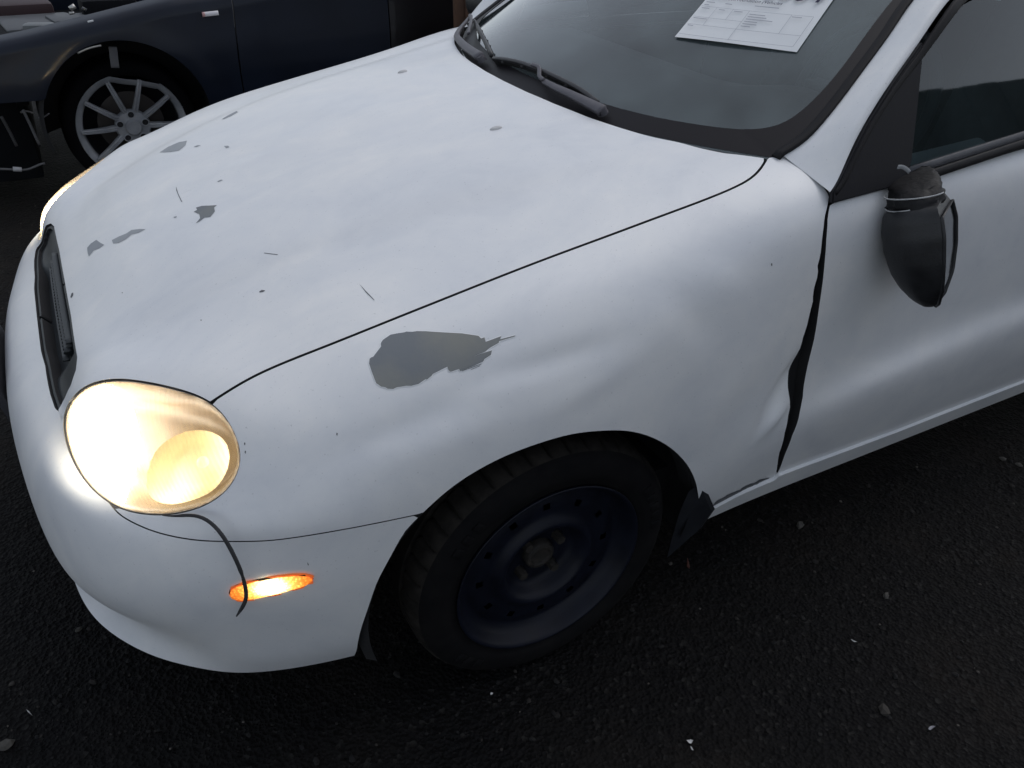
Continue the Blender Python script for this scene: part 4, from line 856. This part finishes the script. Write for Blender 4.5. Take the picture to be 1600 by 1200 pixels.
# ------------------------------------------------------------------ paper notice on the windscreen
PAPER = varied('notice_paper', (.74, .76, .78), (.80, .81, .82), 4, (.8, .9)); INK = mat('printed_ink', (.03, .03, .07), .8); INKG = mat('grey_print', (.36, .37, .42), .8)
A, B = hit_ws(1055, 60), hit_ws(1245, 83); C, D = hit_ws(1303, 0), hit_ws(1101, 0)
print('paper', np.linalg.norm(B - A), np.linalg.norm(C - B), A, B, C, D)
ex_ = (B - A); PW = np.linalg.norm(ex_); ex_ /= PW; up_ = C - B; up_ -= ex_ * (up_ @ ex_) * 0; up_ /= np.linalg.norm(up_); PH = .215 if PW > .24 else .279
def sheet_pt(u, v, off): p = A + ex_ * u + up_ * v; q = np.array([xws(p[1], p[2]), p[1], p[2]]); return q + nws(q) * (off + .002)
paper = empty('paper_notice', tuple(A)); sval(paper, 'white printed paper sheet stuck on the windshield of the white car', 'paper sheet')
def rel(o): o.parent = paper; o.matrix_parent_inverse = Matrix.Translation(-Vector(A)); return o
NP = 17; rel(mesh_obj('sheet', [sheet_pt(PW * i / (NP - 1), PH * j / (NP - 1), .002 + .0025 * math.sin(4 * i / NP) * (1 - j / NP)) for j in range(NP) for i in range(NP)], [(j * NP + i, j * NP + i + 1, (j + 1) * NP + i + 1, (j + 1) * NP + i) for j in range(NP - 1) for i in range(NP - 1)], PAPER))
def pr_text(s_, u, v, size, m_, italic=0, align='LEFT'):
    cu = bpy.data.curves.new('t', 'FONT'); cu.body = s_; cu.size = size; cu.shear = italic; cu.align_x = align; cu.resolution_u = 3; o = bpy.data.objects.new('t', cu); COL.objects.link(o)
    bpy.context.view_layer.update(); me = bpy.data.meshes.new_from_object(o); V = [sheet_pt(u + p.co.x, v + p.co.y, .0072) for p in me.vertices]; F = [tuple(p.vertices) for p in me.polygons]
    bpy.data.objects.remove(o); bpy.data.curves.remove(cu); return rel(mesh_obj('printed_text', V, F, m_, smooth=False))
def pr_line(a, b, w=.0006, m_=INKG):
    a, b = np.array(a), np.array(b); d = (b - a) / np.linalg.norm(b - a); n_ = np.array([-d[1], d[0]]) * w; L = np.linspace(0, 1, 9)
    V = [sheet_pt(*(a + (b - a) * t + n_), .0070) for t in L] + [sheet_pt(*(a + (b - a) * t - n_), .0070) for t in L]; rel(mesh_obj('ruled_line', V, [(i, i + 1, 9 + i + 1, 9 + i) for i in range(8)], m_, smooth=False))
pr_text('43702004', PW - .014, .128, .062, INK, .15, 'RIGHT')
pr_text('Car Donation Foundation (Vehicles', .010, .113, .0118, INK, .25)
for u_, v_, w_ in ((.012, .102, .022), (.060, .102, .016), (.128, .104, .052), (.012, .094, .012), (.012, .084, .020), (.056, .084, .014), (.092, .084, .020), (.012, .054, .034), (.012, .032, .014), (.216, .084, .020)) + tuple((.130, .080 - .0068 * k, w) for k, w in enumerate((.034, .040, .056, .028, .030, .020))): pr_line((u_, v_), (u_ + w_, v_), .0010)
for a_, b_ in (((.008, .089), (.256, .089)), ((.008, .058), (.125, .058)), ((.008, .036), (.256, .036)), ((.048, .036), (.048, .089)), ((.088, .058), (.088, .089)), ((.125, .006), (.125, .089)), ((.214, .036), (.214, .089)), ((.256, .006), (.256, .089)), ((.008, .006), (.256, .006))): pr_line(a_, b_, .0004)
# ------------------------------------------------------------------ the dark car parked beyond
NAVY = mat('dark_navy_paint', (.010, .014, .024), .4, 0, .2, .2); NAVY.node_tree.nodes['Principled BSDF'].inputs['Coat Roughness'].default_value = .12
_n = nd(NAVY, 'ShaderNodeTexNoise', Scale=4.0, Detail=6.0); _t = nd(NAVY, 'ShaderNodeTexCoord'); lk(NAVY, _t.outputs['Object'], _n.inputs['Vector']); _r = ramp(NAVY, _n.outputs[0], [(.3, (.0045, .007, .014)), (.7, (.008, .012, .023))]); lk(NAVY, _r.outputs[0], NAVY.node_tree.nodes['Principled BSDF'].inputs['Base Color'])
BLKP = mat('rear_side_black', (.004, .0042, .006), .35, 0, .4)  # near-black for the side panel behind the dark car's door
ALLOY = varied('alloy_grey', (.24, .25, .27), (.36, .37, .39), 14, (.35, .55), .1, 160, metal=.25)
DKAL = mat('alloy_barrel_dark', (.02, .021, .026), .5, .3)
SILV = mat('bare_metal', (.45, .44, .42), .35, .7)
dk = empty('dark_car', (-.355, 2.18, 0)); sval(dk, 'dark navy car without front bumper parked beyond the white car', 'car')
def dp(o): o.parent = dk; o.matrix_parent_inverse = Matrix.Translation(-Vector((-.355, 2.18, 0))); return o
xs_ = np.concatenate([np.linspace(-1.20, .95, 130), np.linspace(1.0, 3.4, 30)]); vs_n = 46
def ztop(x): return np.interp(x, [-1.2, -.85, -.645, -.366, -.1, .3, .9, 2.5, 3.4], [.60, .685, .715, .770, .823, .865, .90, .93, .86])
pv_ = [(0, .045), (.15, .02), (.32, .004), (.50, 0), (.66, .002), (.80, .012), (.885, .016), (.905, .0165), (.95, .028), (.985, .055), (1.0, .12)]
pvt = np.array(pv_); DG = np.zeros((len(xs_), vs_n, 3))
vv = np.concatenate([np.linspace(0, .86, 30), np.linspace(.875, 1, 16)])
for i, x in enumerate(xs_):
    zt = ztop(x); zb = .2
    off = np.interp(vv, pvt[:, 0], pvt[:, 1]); nose = .45 * max(0, (-.88 - x) / .3) ** 2.2; tail = .25 * max(0, (x - 3.0) / .4) ** 2
    flare = -.006 * np.exp(-((np.hypot(x + .355, (zb + vv * (zt - zb)) - .33) - .36) / .05) ** 2)
    DG[i, :, 0] = x; DG[i, :, 1] = 2.155 + off + nose + tail + flare; DG[i, :, 2] = zb + vv * (zt - zb)
DG = smooth_grid(DG, 2); DN = grid_normals(DG)
if DN[100, 15, 1] > 0: DN = -DN
ix = np.arange(DG.shape[0] * vs_n).reshape(-1, vs_n); DQ = np.stack([ix[:-1, :-1], ix[1:, :-1], ix[1:, 1:], ix[:-1, 1:]], -1).reshape(-1, 4)
DP = DG.reshape(-1, 3); DNf = DN.reshape(-1, 3); dx, dz = DP[:, 0], DP[:, 2]
arch_d = np.hypot((dx + .345) / 1.0, (dz - .345) * 1.0) - .332; rarch = np.hypot(dx - 2.35, dz - .33) - .345
def dpanel(name, d, m_, depth=.02):
    for sgn in (0,):
        V, N, F, BE = clipg(DP, DNf, DQ, d); n0 = len(V); V2 = []; F2 = []
        for a, b in BE: V2 += [V[a], V[b], V[b] - N[b] * depth, V[a] - N[a] * depth]; k = n0 + len(V2) - 4; F2.append((k, k + 1, k + 2, k + 3))
        o = mesh_obj(name, np.concatenate([V, V2]) if V2 else V, F + F2, m_, mats=[m_, DARKIN], fmat=[0] * len(F) + [1] * len(F2))
        bm = bmesh.new(); bm.from_mesh(o.data); bmesh.ops.recalc_face_normals(bm, faces=bm.faces[:]); bm.to_mesh(o.data); bm.free()
        dp(o)
    return o
dfront = dx + 1.17 - .10 * np.clip((dz - .45) / .25, -1, 1) * 0 - .12 * np.clip((.47 - dz) / .2, 0, 1)
dl_ = .142 + .006 * np.sin(dz * 9)
dfend = dpanel('fender', np.minimum.reduce([arch_d, dl_ - .003 - dx, dfront, np.where((dx < -.3), (dz - .47 + .10 * np.clip((-.66 - dx) / .1, 0, 1) * 0), 1)]), NAVY)
ddoor = dpanel('door', np.minimum.reduce([dx - dl_ - .003, .846 - dx, dz - .27]), NAVY)
dpanel('rear_side', np.minimum.reduce([dx - .852, rarch, dz - .22]), BLKP)
dpanel('sill', np.minimum.reduce([dx - .05, .84 - dx, .262 - dz, arch_d]), NAVY)
# far side, cabin and inner tub so that the car is a body and not a sheet
def slab_prism(name, sect, y0, y1, m_, parent_f=dp):
    bm = bmesh.new(); a = [bm.verts.new((x, y0, z)) for x, z in sect]; b = [bm.verts.new((x, y1, z)) for x, z in sect]; k = len(sect)
    bm.faces.new(a); bm.faces.new(b[::-1])
    for i in range(k): bm.faces.new((a[i], b[i], b[(i + 1) % k], a[(i + 1) % k]))
    bmesh.ops.recalc_face_normals(bm, faces=bm.faces[:]); bmesh.ops.bevel(bm, geom=bm.edges[:], offset=.01, segments=2, affect='EDGES'); return parent_f(bm_obj(name, bm, m_, None, angle=40))
slab_prism('inner_tub', [(.0, .22), (3.35, .25), (3.38, .85), (2.6, .92), (.7, .88), (.3, .83), (.05, .6)], 2.21, 3.86, DARKIN)
slab_prism('far_fender', [(-.80, .45), (.2, .3), (.3, .85), (-.1, .81), (-.75, .68)], 3.72, 3.95, NAVY)
slab_prism('cabin', [(.55, .89), (1.25, 1.33), (2.1, 1.36), (2.9, .93)], 2.40, 3.72, NAVY)
for x0, x1 in ((.75, 1.7), (1.78, 2.6)):
    bm = bmesh.new(); t0 = .93; bm.faces.new([bm.verts.new(p) for p in ((x0, 2.395, t0), (x1, 2.395, t0), (min(x1, 2.15), 2.395, 1.28), (max(x0, 1.22), 2.395, 1.28))]); (bm.normal_update(), [f.normal_flip() for f in bm.faces if f.normal.y > 0]); dp(bm_obj('side_window', bm, SGLASS, None, smooth=False))
# marker lamp, paint chip, bright edges of torn trim
def dbar(name, pts, w, h, m_, up=(0, -1, 0)):
    bm = bmesh.new(); sweep(bm, curve3(pts, 10) if len(pts) > 2 else np.array(pts), rrect(w, h), up=up); bmesh.ops.recalc_face_normals(bm, faces=bm.faces[:]); return dp(bm_obj(name, bm, m_, None))
y_ = 2.162
dbar('side_repeater', [at(318, 22.5, 'y', y_), at(330, 21.3, 'y', y_), at(341, 20, 'y', y_)], .0085, .006, mat('repeater_white', (.85, .82, .84), .25))
dbar('repeater_end', [at(316, 22.8, 'y', y_ - .003), at(320, 22.4, 'y', y_ - .003)], .0085, .006, mat('repeater_pink', (.6, .35, .35), .3))
dbar('paint_chip', [at(137, 34.2, 'y', 2.165), at(141, 33.2, 'y', 2.165), at(146, 32.2, 'y', 2.165)], .003, .002, mat('chip_white', (.7, .72, .74), .5))
dbar('torn_arch_trim', [at(121, 83.5, 'y', 2.17), at(131, 78.5, 'y', 2.17), at(142, 74.5, 'y', 2.17), at(158, 71, 'y', 2.17)], .0035, .003, SILV)
dbar('liner_strap', [at(176, 73, 'y', 2.22), at(178, 90, 'y', 2.22), at(180, 106, 'y', 2.22)], .016, .003, mat('strap_grey', (.11, .11, .12), .6))
# wheel
def spun(prof, n, c, mod=None):
    V = []; 
    for i in range(n):
        a = 2 * math.pi * i / n
        for r, h in prof: k = mod(a, r) if mod else r; V.append((c[0] + k * math.cos(a), c[1] + h, c[2] + k * math.sin(a)))
    m_ = len(prof); return V, [(i * m_ + j, ((i + 1) % n) * m_ + j, ((i + 1) % n) * m_ + j + 1, i * m_ + j + 1) for i in range(n) for j in range(m_ - 1)]
wc = at(209, 199, 'z', .288); dw = empty('wheel', tuple(wc)); dp(dw); dw.location = wc
def wp(o): o.parent = dw; return o
DKT = mat('worn_dark_tyre', (.003, .003, .004), .9, spec=.1)
V, F = spun([(.222, .0), (.232, -.010), (.245, -.015), (.262, -.015), (.276, -.008), (.284, .012), (.286, .05), (.286, .16), (.27, .20), (.23, .20)], 96, (0, 0, 0)); wp(mesh_obj('tyre', V, F, DKT))
def bent(a, r):     # the broken stretch of rim lip, flattened to a chord
    a = (a + .0) % (2 * math.pi); a0, a1 = R_(50), R_(104)
    if a0 < a < a1 and r > .19:
        m_ = (a0 + a1) / 2; return r * (math.cos((a1 - a0) / 2) / math.cos(a - m_)) - .0015 * math.sin(9 * a)
    return r
V, F = spun([(.200, .03), (.203, .004), (.208, -.003), (.222, -.008), (.229, -.012), (.232, -.008), (.230, .004)], 180, (0, 0, 0), bent); wp(mesh_obj('rim_lip', V, F, ALLOY)).data.set_sharp_from_angle(angle=R_(40))
V, F = spun([(.205, .01), (.198, .05), (.192, .14), (.05, .15)], 72, (0, 0, 0)); wp(mesh_obj('rim_barrel', V, F, DKAL))
V, F = spun([(.14, .07), (.12, .068), (.05, .068)], 48, (0, 0, 0)); wp(mesh_obj('brake_disc', V, F, mat('worn_disc', (.05, .045, .043), .5, .5)))
for k in range(10):
    a = R_(180 + 36 * k); pts = [((.045 + (.212 - .045) * t) * math.cos(a), .022 - .028 * t - .012 * math.sin(math.pi * t), (.045 + (.212 - .045) * t) * math.sin(a)) for t in np.linspace(0, 1, 8)]
    bm = bmesh.new(); sweep(bm, pts, [(-.0115, .010), (-.0095, -.007), (-.003, -.008), (0, -.0045), (.003, -.008), (.0095, -.007), (.0115, .010)], up=(0, 1, 0), scale=np.linspace(1.15, .85, 8)); bmesh.ops.recalc_face_normals(bm, faces=bm.faces[:]); wp(bm_obj('spoke', bm, ALLOY, None, angle=35))
V, F = spun([(.075, .03), (.074, .014), (.068, .006), (.045, .004), (.036, .002), (.034, -.006), (.030, -.010), (.0005, -.011)], 48, (0, 0, 0)); wp(mesh_obj('hub', V, F, ALLOY)).data.set_sharp_from_angle(angle=R_(35))
for k in range(5):
    a = R_(18 + 72 * k); V, F = spun([(.0165, .004), (.0165, -.001), (.0130, -.002), (.0125, .001)], 20, (.055 * math.cos(a), 0.001, .055 * math.sin(a))); wp(mesh_obj('bolt_seat', V, F, ALLOY))
    V, F = spun([(.0125, .0035), (.008, .0035), (.0005, .0035)], 20, (.055 * math.cos(a), -.002, .055 * math.sin(a))); wp(mesh_obj('bolt_hole', V, F, DARKIN))
w2 = copy_tree(dw, dk); w2.matrix_parent_inverse = dw.matrix_parent_inverse; w2.location = (2.35, 2.185, .288)
# arch tub, engine bay and the wreckage where the bumper was
bm = bmesh.new(); rr = []
for a in np.linspace(-.3, math.pi + .3, 36): rr.append([bm.verts.new((-.345 + r * math.cos(a), y, .345 + r * math.sin(a))) for r, y in ((.335, 2.165), (.35, 2.19), (.355, 2.5), (.1, 2.52))])
for A_1, B_1 in zip(rr, rr[1:]):
    for j in range(3): bm.faces.new((A_1[j], A_1[j + 1], B_1[j + 1], B_1[j]))
dp(bm_obj('arch_liner', bm, LINER, None))
bay = empty('engine_bay'); dp(bay); bay.location = (0, 0, 0); bay.matrix_parent_inverse = dk.matrix_world.inverted() if False else Matrix.Translation(-Vector((-.355, 2.18, 0)))
BAYG = varied('bay_grey', (.055, .06, .066), (.085, .09, .097), 12, (.5, .7)); BAYD = varied('bay_dark', (.003, .0035, .005), (.006, .007, .009), 15, (.7, .9), spec=.15); REDP = mat('dark_red_plastic', (.02, .004, .006), .6)
def bb(name, c, s_, m_, rz=0, bev=.012):
    bm = bmesh.new(); box(bm, (0, 0, 0), s_, Matrix.Rotation(rz, 3, 'Z'), bev); bmesh.ops.translate(bm, vec=c, verts=bm.verts[:]); o = bm_obj(name, bm, m_, bay, angle=40); return o
bb('bay_floor', (-.45, 3.2, .50), (.80, 1.1, .10), BAYD)
bb('radiator_support', (-.74, 2.95, .55), (.05, 1.35, .26), BAYD)
bb('intake_cover', (-.60, 2.62, .655), (.30, .34, .07), BAYG, .12, .02)
bb('fluid_bottle', (-.60, 2.43, .685), (.13, .07, .05), varied('bottle_grey', (.11, .12, .125), (.14, .15, .155), 20, (.4, .6)), -.25, .02)
bb('slam_panel', (-.42, 2.62, .685), (.28, .16, .03), BAYG, .2, .01)
bb('lamp_bracket', (-.72, 2.32, .66), (.10, .10, .05), NAVY, .3, .015)
bb('engine_cover', (-.67, 2.95, .68), (.26, .34, .10), REDP, .1, .02)
bb('strut_tower', (-.30, 2.75, .66), (.24, .24, .20), BAYD, 0, .03)
for p0, p1, r_ in (((109, 14), (117, 9), .010), ((108, 21), (116, 20), .006), ((128, 12), (135, 16), .006)):
    tube('clip', [at(*p0, 'y', 2.36), at(*p1, 'y', 2.36)], r_, SILV if p0[0] != 128 else BAYG, bay, 8, up=(0, 1, 0))
wk = [('torn_bracket', [(36, 172), (44, 188), (54, 210), (62, 226)], 2.2, .006, .10), ('torn_bracket', [(2, 182), (14, 204), (26, 228)], 2.24, .006, .05), ('torn_bracket', [(32, 176), (42, 174), (52, 177)], 2.21, .004, .10), ('loose_wire', [(60, 184), (68, 183), (77, 177)], 2.2, .003, .12), ('loose_wire', [(0, 264), (20, 265), (42, 265), (60, 258), (70, 255)], 2.2, .005, .10), ('torn_bracket', [(20, 264), (34, 265)], 2.19, .010, .38)]
for nm, L, yy, r_, al in wk:
    o = tube(nm, curve3([at(*p, 'y', yy) for p in L], 14) if len(L) > 2 else np.array([at(*p, 'y', yy) for p in L]), r_, mat(nm, (al, al, al * 1.05), .5), None, 8, up=(0, 1, 0)); dp(o)
bb('subframe', (-.96, 3.0, .27), (.44, 1.36, .34), BAYD)
bb('crash_beam', (-.80, 2.95, .50), (.06, 1.2, .10), BAYD)
# ------------------------------------------------------------------ rust-brown sheet leaning between the cars
RUSTB = varied('rusty_sheet', (.055, .026, .014), (.12, .058, .030), 9, (.7, .9), .4, 60, stops=(.3, .75))
bl, br = at(718, 30, 'y', 1.75), at(812, 0, 'y', 1.75)
rs = empty('rusty_panel', (bl[0], 1.75, 0)); sval(rs, "rust-brown metal panel standing behind the white car's far windshield corner", 'metal panel')
bm = bmesh.new(); box(bm, (.33, 0, .52), (.66, .03, 1.04), None, .006); o = bm_obj('sheet', bm, RUSTB, rs, angle=40)
for k in range(3): bm = bmesh.new(); box(bm, (.06 + .27 * k, -.022, .52), (.035, .014, 1.0), None, .004); bm_obj('rib', bm, RUSTB, rs, angle=40)
rs.rotation_euler = (R_(-4), 0, 0)
# ------------------------------------------------------------------ ground
def asphalt():
    m = mat('damp_asphalt', (.015, .015, .016), .85, spec=.12); b = m.node_tree.nodes['Principled BSDF']; tc = nd(m, 'ShaderNodeTexCoord'); P = tc.outputs['Object']
    n1 = nd(m, 'ShaderNodeTexNoise', Scale=1.6, Detail=5.0, Roughness=.65); n2 = nd(m, 'ShaderNodeTexNoise', Scale=55.0, Detail=3.0, Roughness=.7); vo = nd(m, 'ShaderNodeTexVoronoi', Scale=120.0); v2 = nd(m, 'ShaderNodeTexVoronoi', Scale=45.0)
    for n_ in (n1, n2, vo, v2): lk(m, P, n_.inputs['Vector'])
    r1 = ramp(m, n1.outputs[0], [(.34, (.0028, .0028, .0036)), (.5, (.0065, .006, .0062)), (.66, (.015, .0125, .011))])
    r2 = ramp(m, n2.outputs[0], [(.3, (.45, .45, .47)), (.55, (1, 1, 1)), (.75, (1.0, .98, .95))])
    sp = ramp(m, vo.outputs['Color'], [(.0, (.5, .5, .5)), (.7, (1, 1, 1)), (.93, (1, 1, 1)), (.97, (1, .97, .93))])
    mx = nd(m, 'ShaderNodeMix', data_type='RGBA', blend_type='MULTIPLY'); mx.inputs[0].default_value = 1; lk(m, r1.outputs[0], mx.inputs[6]); lk(m, r2.outputs[0], mx.inputs[7])
    m2 = nd(m, 'ShaderNodeMix', data_type='RGBA', blend_type='MULTIPLY'); m2.inputs[0].default_value = 1; lk(m, mx.outputs[2], m2.inputs[6]); lk(m, sp.outputs[0], m2.inputs[7])
    th = nd(m, 'ShaderNodeSeparateColor'); lk(m, vo.outputs['Color'], th.inputs[0]); gt_ = nd(m, 'ShaderNodeMath', operation='GREATER_THAN'); gt_.inputs[1].default_value = .95; lk(m, th.outputs[0], gt_.inputs[0])
    m3 = nd(m, 'ShaderNodeMix', data_type='RGBA'); lk(m, gt_.outputs[0], m3.inputs[0]); lk(m, m2.outputs[2], m3.inputs[6]); m3.inputs[7].default_value = (.014, .0135, .013, 1); lk(m, m3.outputs[2], b.inputs['Base Color'])
    ad = nd(m, 'ShaderNodeMath', operation='ADD'); lk(m, vo.outputs['Distance'], ad.inputs[0]); lk(m, n2.outputs[0], ad.inputs[1])
    a2 = nd(m, 'ShaderNodeMath', operation='ADD'); lk(m, ad.outputs[0], a2.inputs[0]); lk(m, v2.outputs['Distance'], a2.inputs[1])
    bp = nd(m, 'ShaderNodeBump', Strength=.7, Distance=.008); lk(m, a2.outputs[0], bp.inputs['Height']); lk(m, bp.outputs[0], b.inputs['Normal'])
    mr = nd(m, 'ShaderNodeMapRange'); mr.inputs[3].default_value = .55; mr.inputs[4].default_value = .95; lk(m, n1.outputs[0], mr.inputs[0]); lk(m, mr.outputs[0], b.inputs['Roughness']); return m
gnd = mesh_obj('asphalt_ground', [(-80, -80, 0), (80, -80, 0), (80, 80, 0), (-80, 80, 0)], [(0, 1, 2, 3)], asphalt()); sval(gnd, kind='structure')
# loose grit: far too many to count
def pebbles(name, pts, sizes, m_):
    t_ = (1 + 5 ** .5) / 2; ico = np.array([(-1, t_, 0), (1, t_, 0), (-1, -t_, 0), (1, -t_, 0), (0, -1, t_), (0, 1, t_), (0, -1, -t_), (0, 1, -t_), (t_, 0, -1), (t_, 0, 1), (-t_, 0, -1), (-t_, 0, 1)]) / 1.9
    f_ = np.array([(0, 11, 5), (0, 5, 1), (0, 1, 7), (0, 7, 10), (0, 10, 11), (1, 5, 9), (5, 11, 4), (11, 10, 2), (10, 7, 6), (7, 1, 8), (3, 9, 4), (3, 4, 2), (3, 2, 6), (3, 6, 8), (3, 8, 9), (4, 9, 5), (2, 4, 11), (6, 2, 10), (8, 6, 7), (9, 8, 1)])
    V = []; F = []
    for k, (p, s_) in enumerate(zip(pts, sizes)):
        q = ico * (1 + rng.normal(0, .16, (12, 1))) * s_ * rng.uniform(.6, 1.25, 3) * np.array([1, 1, .7]); a = rng.uniform(0, 6.28); c_, s2 = math.cos(a), math.sin(a)
        q = q @ np.array([[c_, s2, 0], [-s2, c_, 0], [0, 0, 1]]); q[:, 2] += s_ * .25; V.append(q + np.array([p[0], p[1], 0])); F.append(f_ + 12 * k)
    return mesh_obj(name, np.concatenate(V), np.concatenate(F), m_, smooth=False)
GRIT = mat('grit', (.03, .03, .03), .85, spec=.3); _g = nd(GRIT, 'ShaderNodeNewGeometry'); _r = ramp(GRIT, _g.outputs['Random Per Island'], [(0, (.006, .006, .007)), (.55, (.011, .0105, .0105)), (.85, (.018, .016, .015)), (.965, (.034, .031, .028)), (1, (.11, .10, .09))]); lk(GRIT, _r.outputs[0], GRIT.node_tree.nodes['Principled BSDF'].inputs['Base Color'])
N1 = 9000; p1 = np.stack([rng.uniform(-1.3, 2.6, N1), rng.uniform(-1.75, -.35, N1)], 1); N2 = 2600; p2 = np.stack([rng.uniform(-1.7, -.78, N2), rng.uniform(-.6, 3.2, N2)], 1)
pp = np.concatenate([p1, p2]); dens = np.array([math.sin(3.1 * x + 1.3 * y) + math.sin(2.3 * y - 1.7 * x + 2) + math.sin(7 * x - 3 * y) for x, y in pp]); keep = rng.uniform(-2.2, 2.2, len(pp)) < dens; pp = pp[keep]
grit = pebbles('asphalt_grit', pp, np.clip(rng.lognormal(-6.1, .6, len(pp)), .0008, .011), GRIT); sval(grit, 'fine dark grit scattered over the asphalt', 'grit', kind='stuff')
# single bits of litter
LITE = mat('pale_chip', (.5, .5, .5), .6); TAN = varied('dry_leaf_tan', (.10, .08, .055), (.17, .14, .10), 60, (.7, .9)); REDL = mat('red_leaf', (.10, .035, .025), .7); STN = varied('pale_stone', (.05, .047, .042), (.09, .084, .075), 90, (.8, .9))
def flake(name, px_, size, m_, label, cat, asp=.6):
    c = at(*px_, 'z', .004); n_ = 9; ang = np.sort(rng.uniform(0, 6.28, n_)); a0 = rng.uniform(0, 3.1); V = []
    for z0 in (0, .0012):
        for a in ang:
            r = size * rng.uniform(.65, 1.1); x, y = r * math.cos(a), r * asp * math.sin(a); V.append((x * math.cos(a0) - y * math.sin(a0), x * math.sin(a0) + y * math.cos(a0), z0 + .35 * size * (x / size) ** 2))
    F = [tuple(range(n_))[::-1], tuple(range(n_, 2 * n_))] + [(i, (i + 1) % n_, n_ + (i + 1) % n_, n_ + i) for i in range(n_)]
    o = mesh_obj(name, V, F, m_, smooth=False); o.location = c; return sval(o, label, cat)
def stone(px_, size, m_, label):
    o = pebbles('stone', [(0, 0)], [size], m_); o.location = at(*px_, 'z', 0); return sval(o, label, 'stone')
flake('paper_scrap', (1078, 1159), .0075, LITE, 'small white paper scrap on the asphalt at the bottom of the photo, right of centre', 'scrap')
flake('paper_scrap', (1081, 1170), .005, LITE, 'tiny white sliver just below the small white paper scrap', 'scrap', .3)
flake('plastic_shard', (1455, 1138), .010, mat('grey_shard', (.22, .22, .25), .4), 'grey plastic shard lying on asphalt near the bottom right corner', 'shard', .35)
flake('plastic_shard', (1334, 1002), .007, LITE, 'thin pale curved shard on asphalt below the door sill', 'shard', .2)
flake('dry_leaf', (1075, 884), .022, REDL, 'thin reddish leaf on dark ground just behind the front wheel', 'leaf', .16)
flake('plastic_shard', (47, 1115), .011, LITE, 'thin white splinter on asphalt at the lower left corner', 'shard', .12)
stone((1250, 822), .012, STN, 'pale rough stone on asphalt below the front of the door'); stone((1384, 932), .010, STN, 'brownish stone on asphalt right of the pale rough stone')
stone((1566, 718), .010, STN, 'left one of two pale stones in the shadow near the right edge'); stone((1592, 727), .009, STN, 'right one of two pale stones in the shadow near the right edge')
stone((768, 1084), .0042, LITE, 'tiny white stone in front of the tyre'); stone((123, 985), .007, STN, 'small pale stone on asphalt left of the front bumper'); stone((10, 1165), .014, STN, 'brown pebble in the bottom left corner of the photo')
# ------------------------------------------------------------------ fence of boards added out of view, something dark for the side window to reflect
ADDED_FENCE_DARK = varied('added_fence_dark', (.02, .019, .018), (.04, .037, .034), 3, (.8, .95))
yf = empty('added_fence', (2, -4.7, 0)); sval(yf, 'dark fence of boards added out of view for the side window to reflect', 'fence')
bm = bmesh.new(); box(bm, (0, 0, 1.55), (.30, .025, 3.1)); bd = bpy.data.meshes.new('added_board'); bm.to_mesh(bd); bm.free(); bd.materials.append(ADDED_FENCE_DARK)
for k in range(40):
    o = bpy.data.objects.new('added_board', bd); COL.objects.link(o); o.parent = yf; o.location = (-.4 + .305 * k, .006 * (k % 2), rng.uniform(-.03, .0))
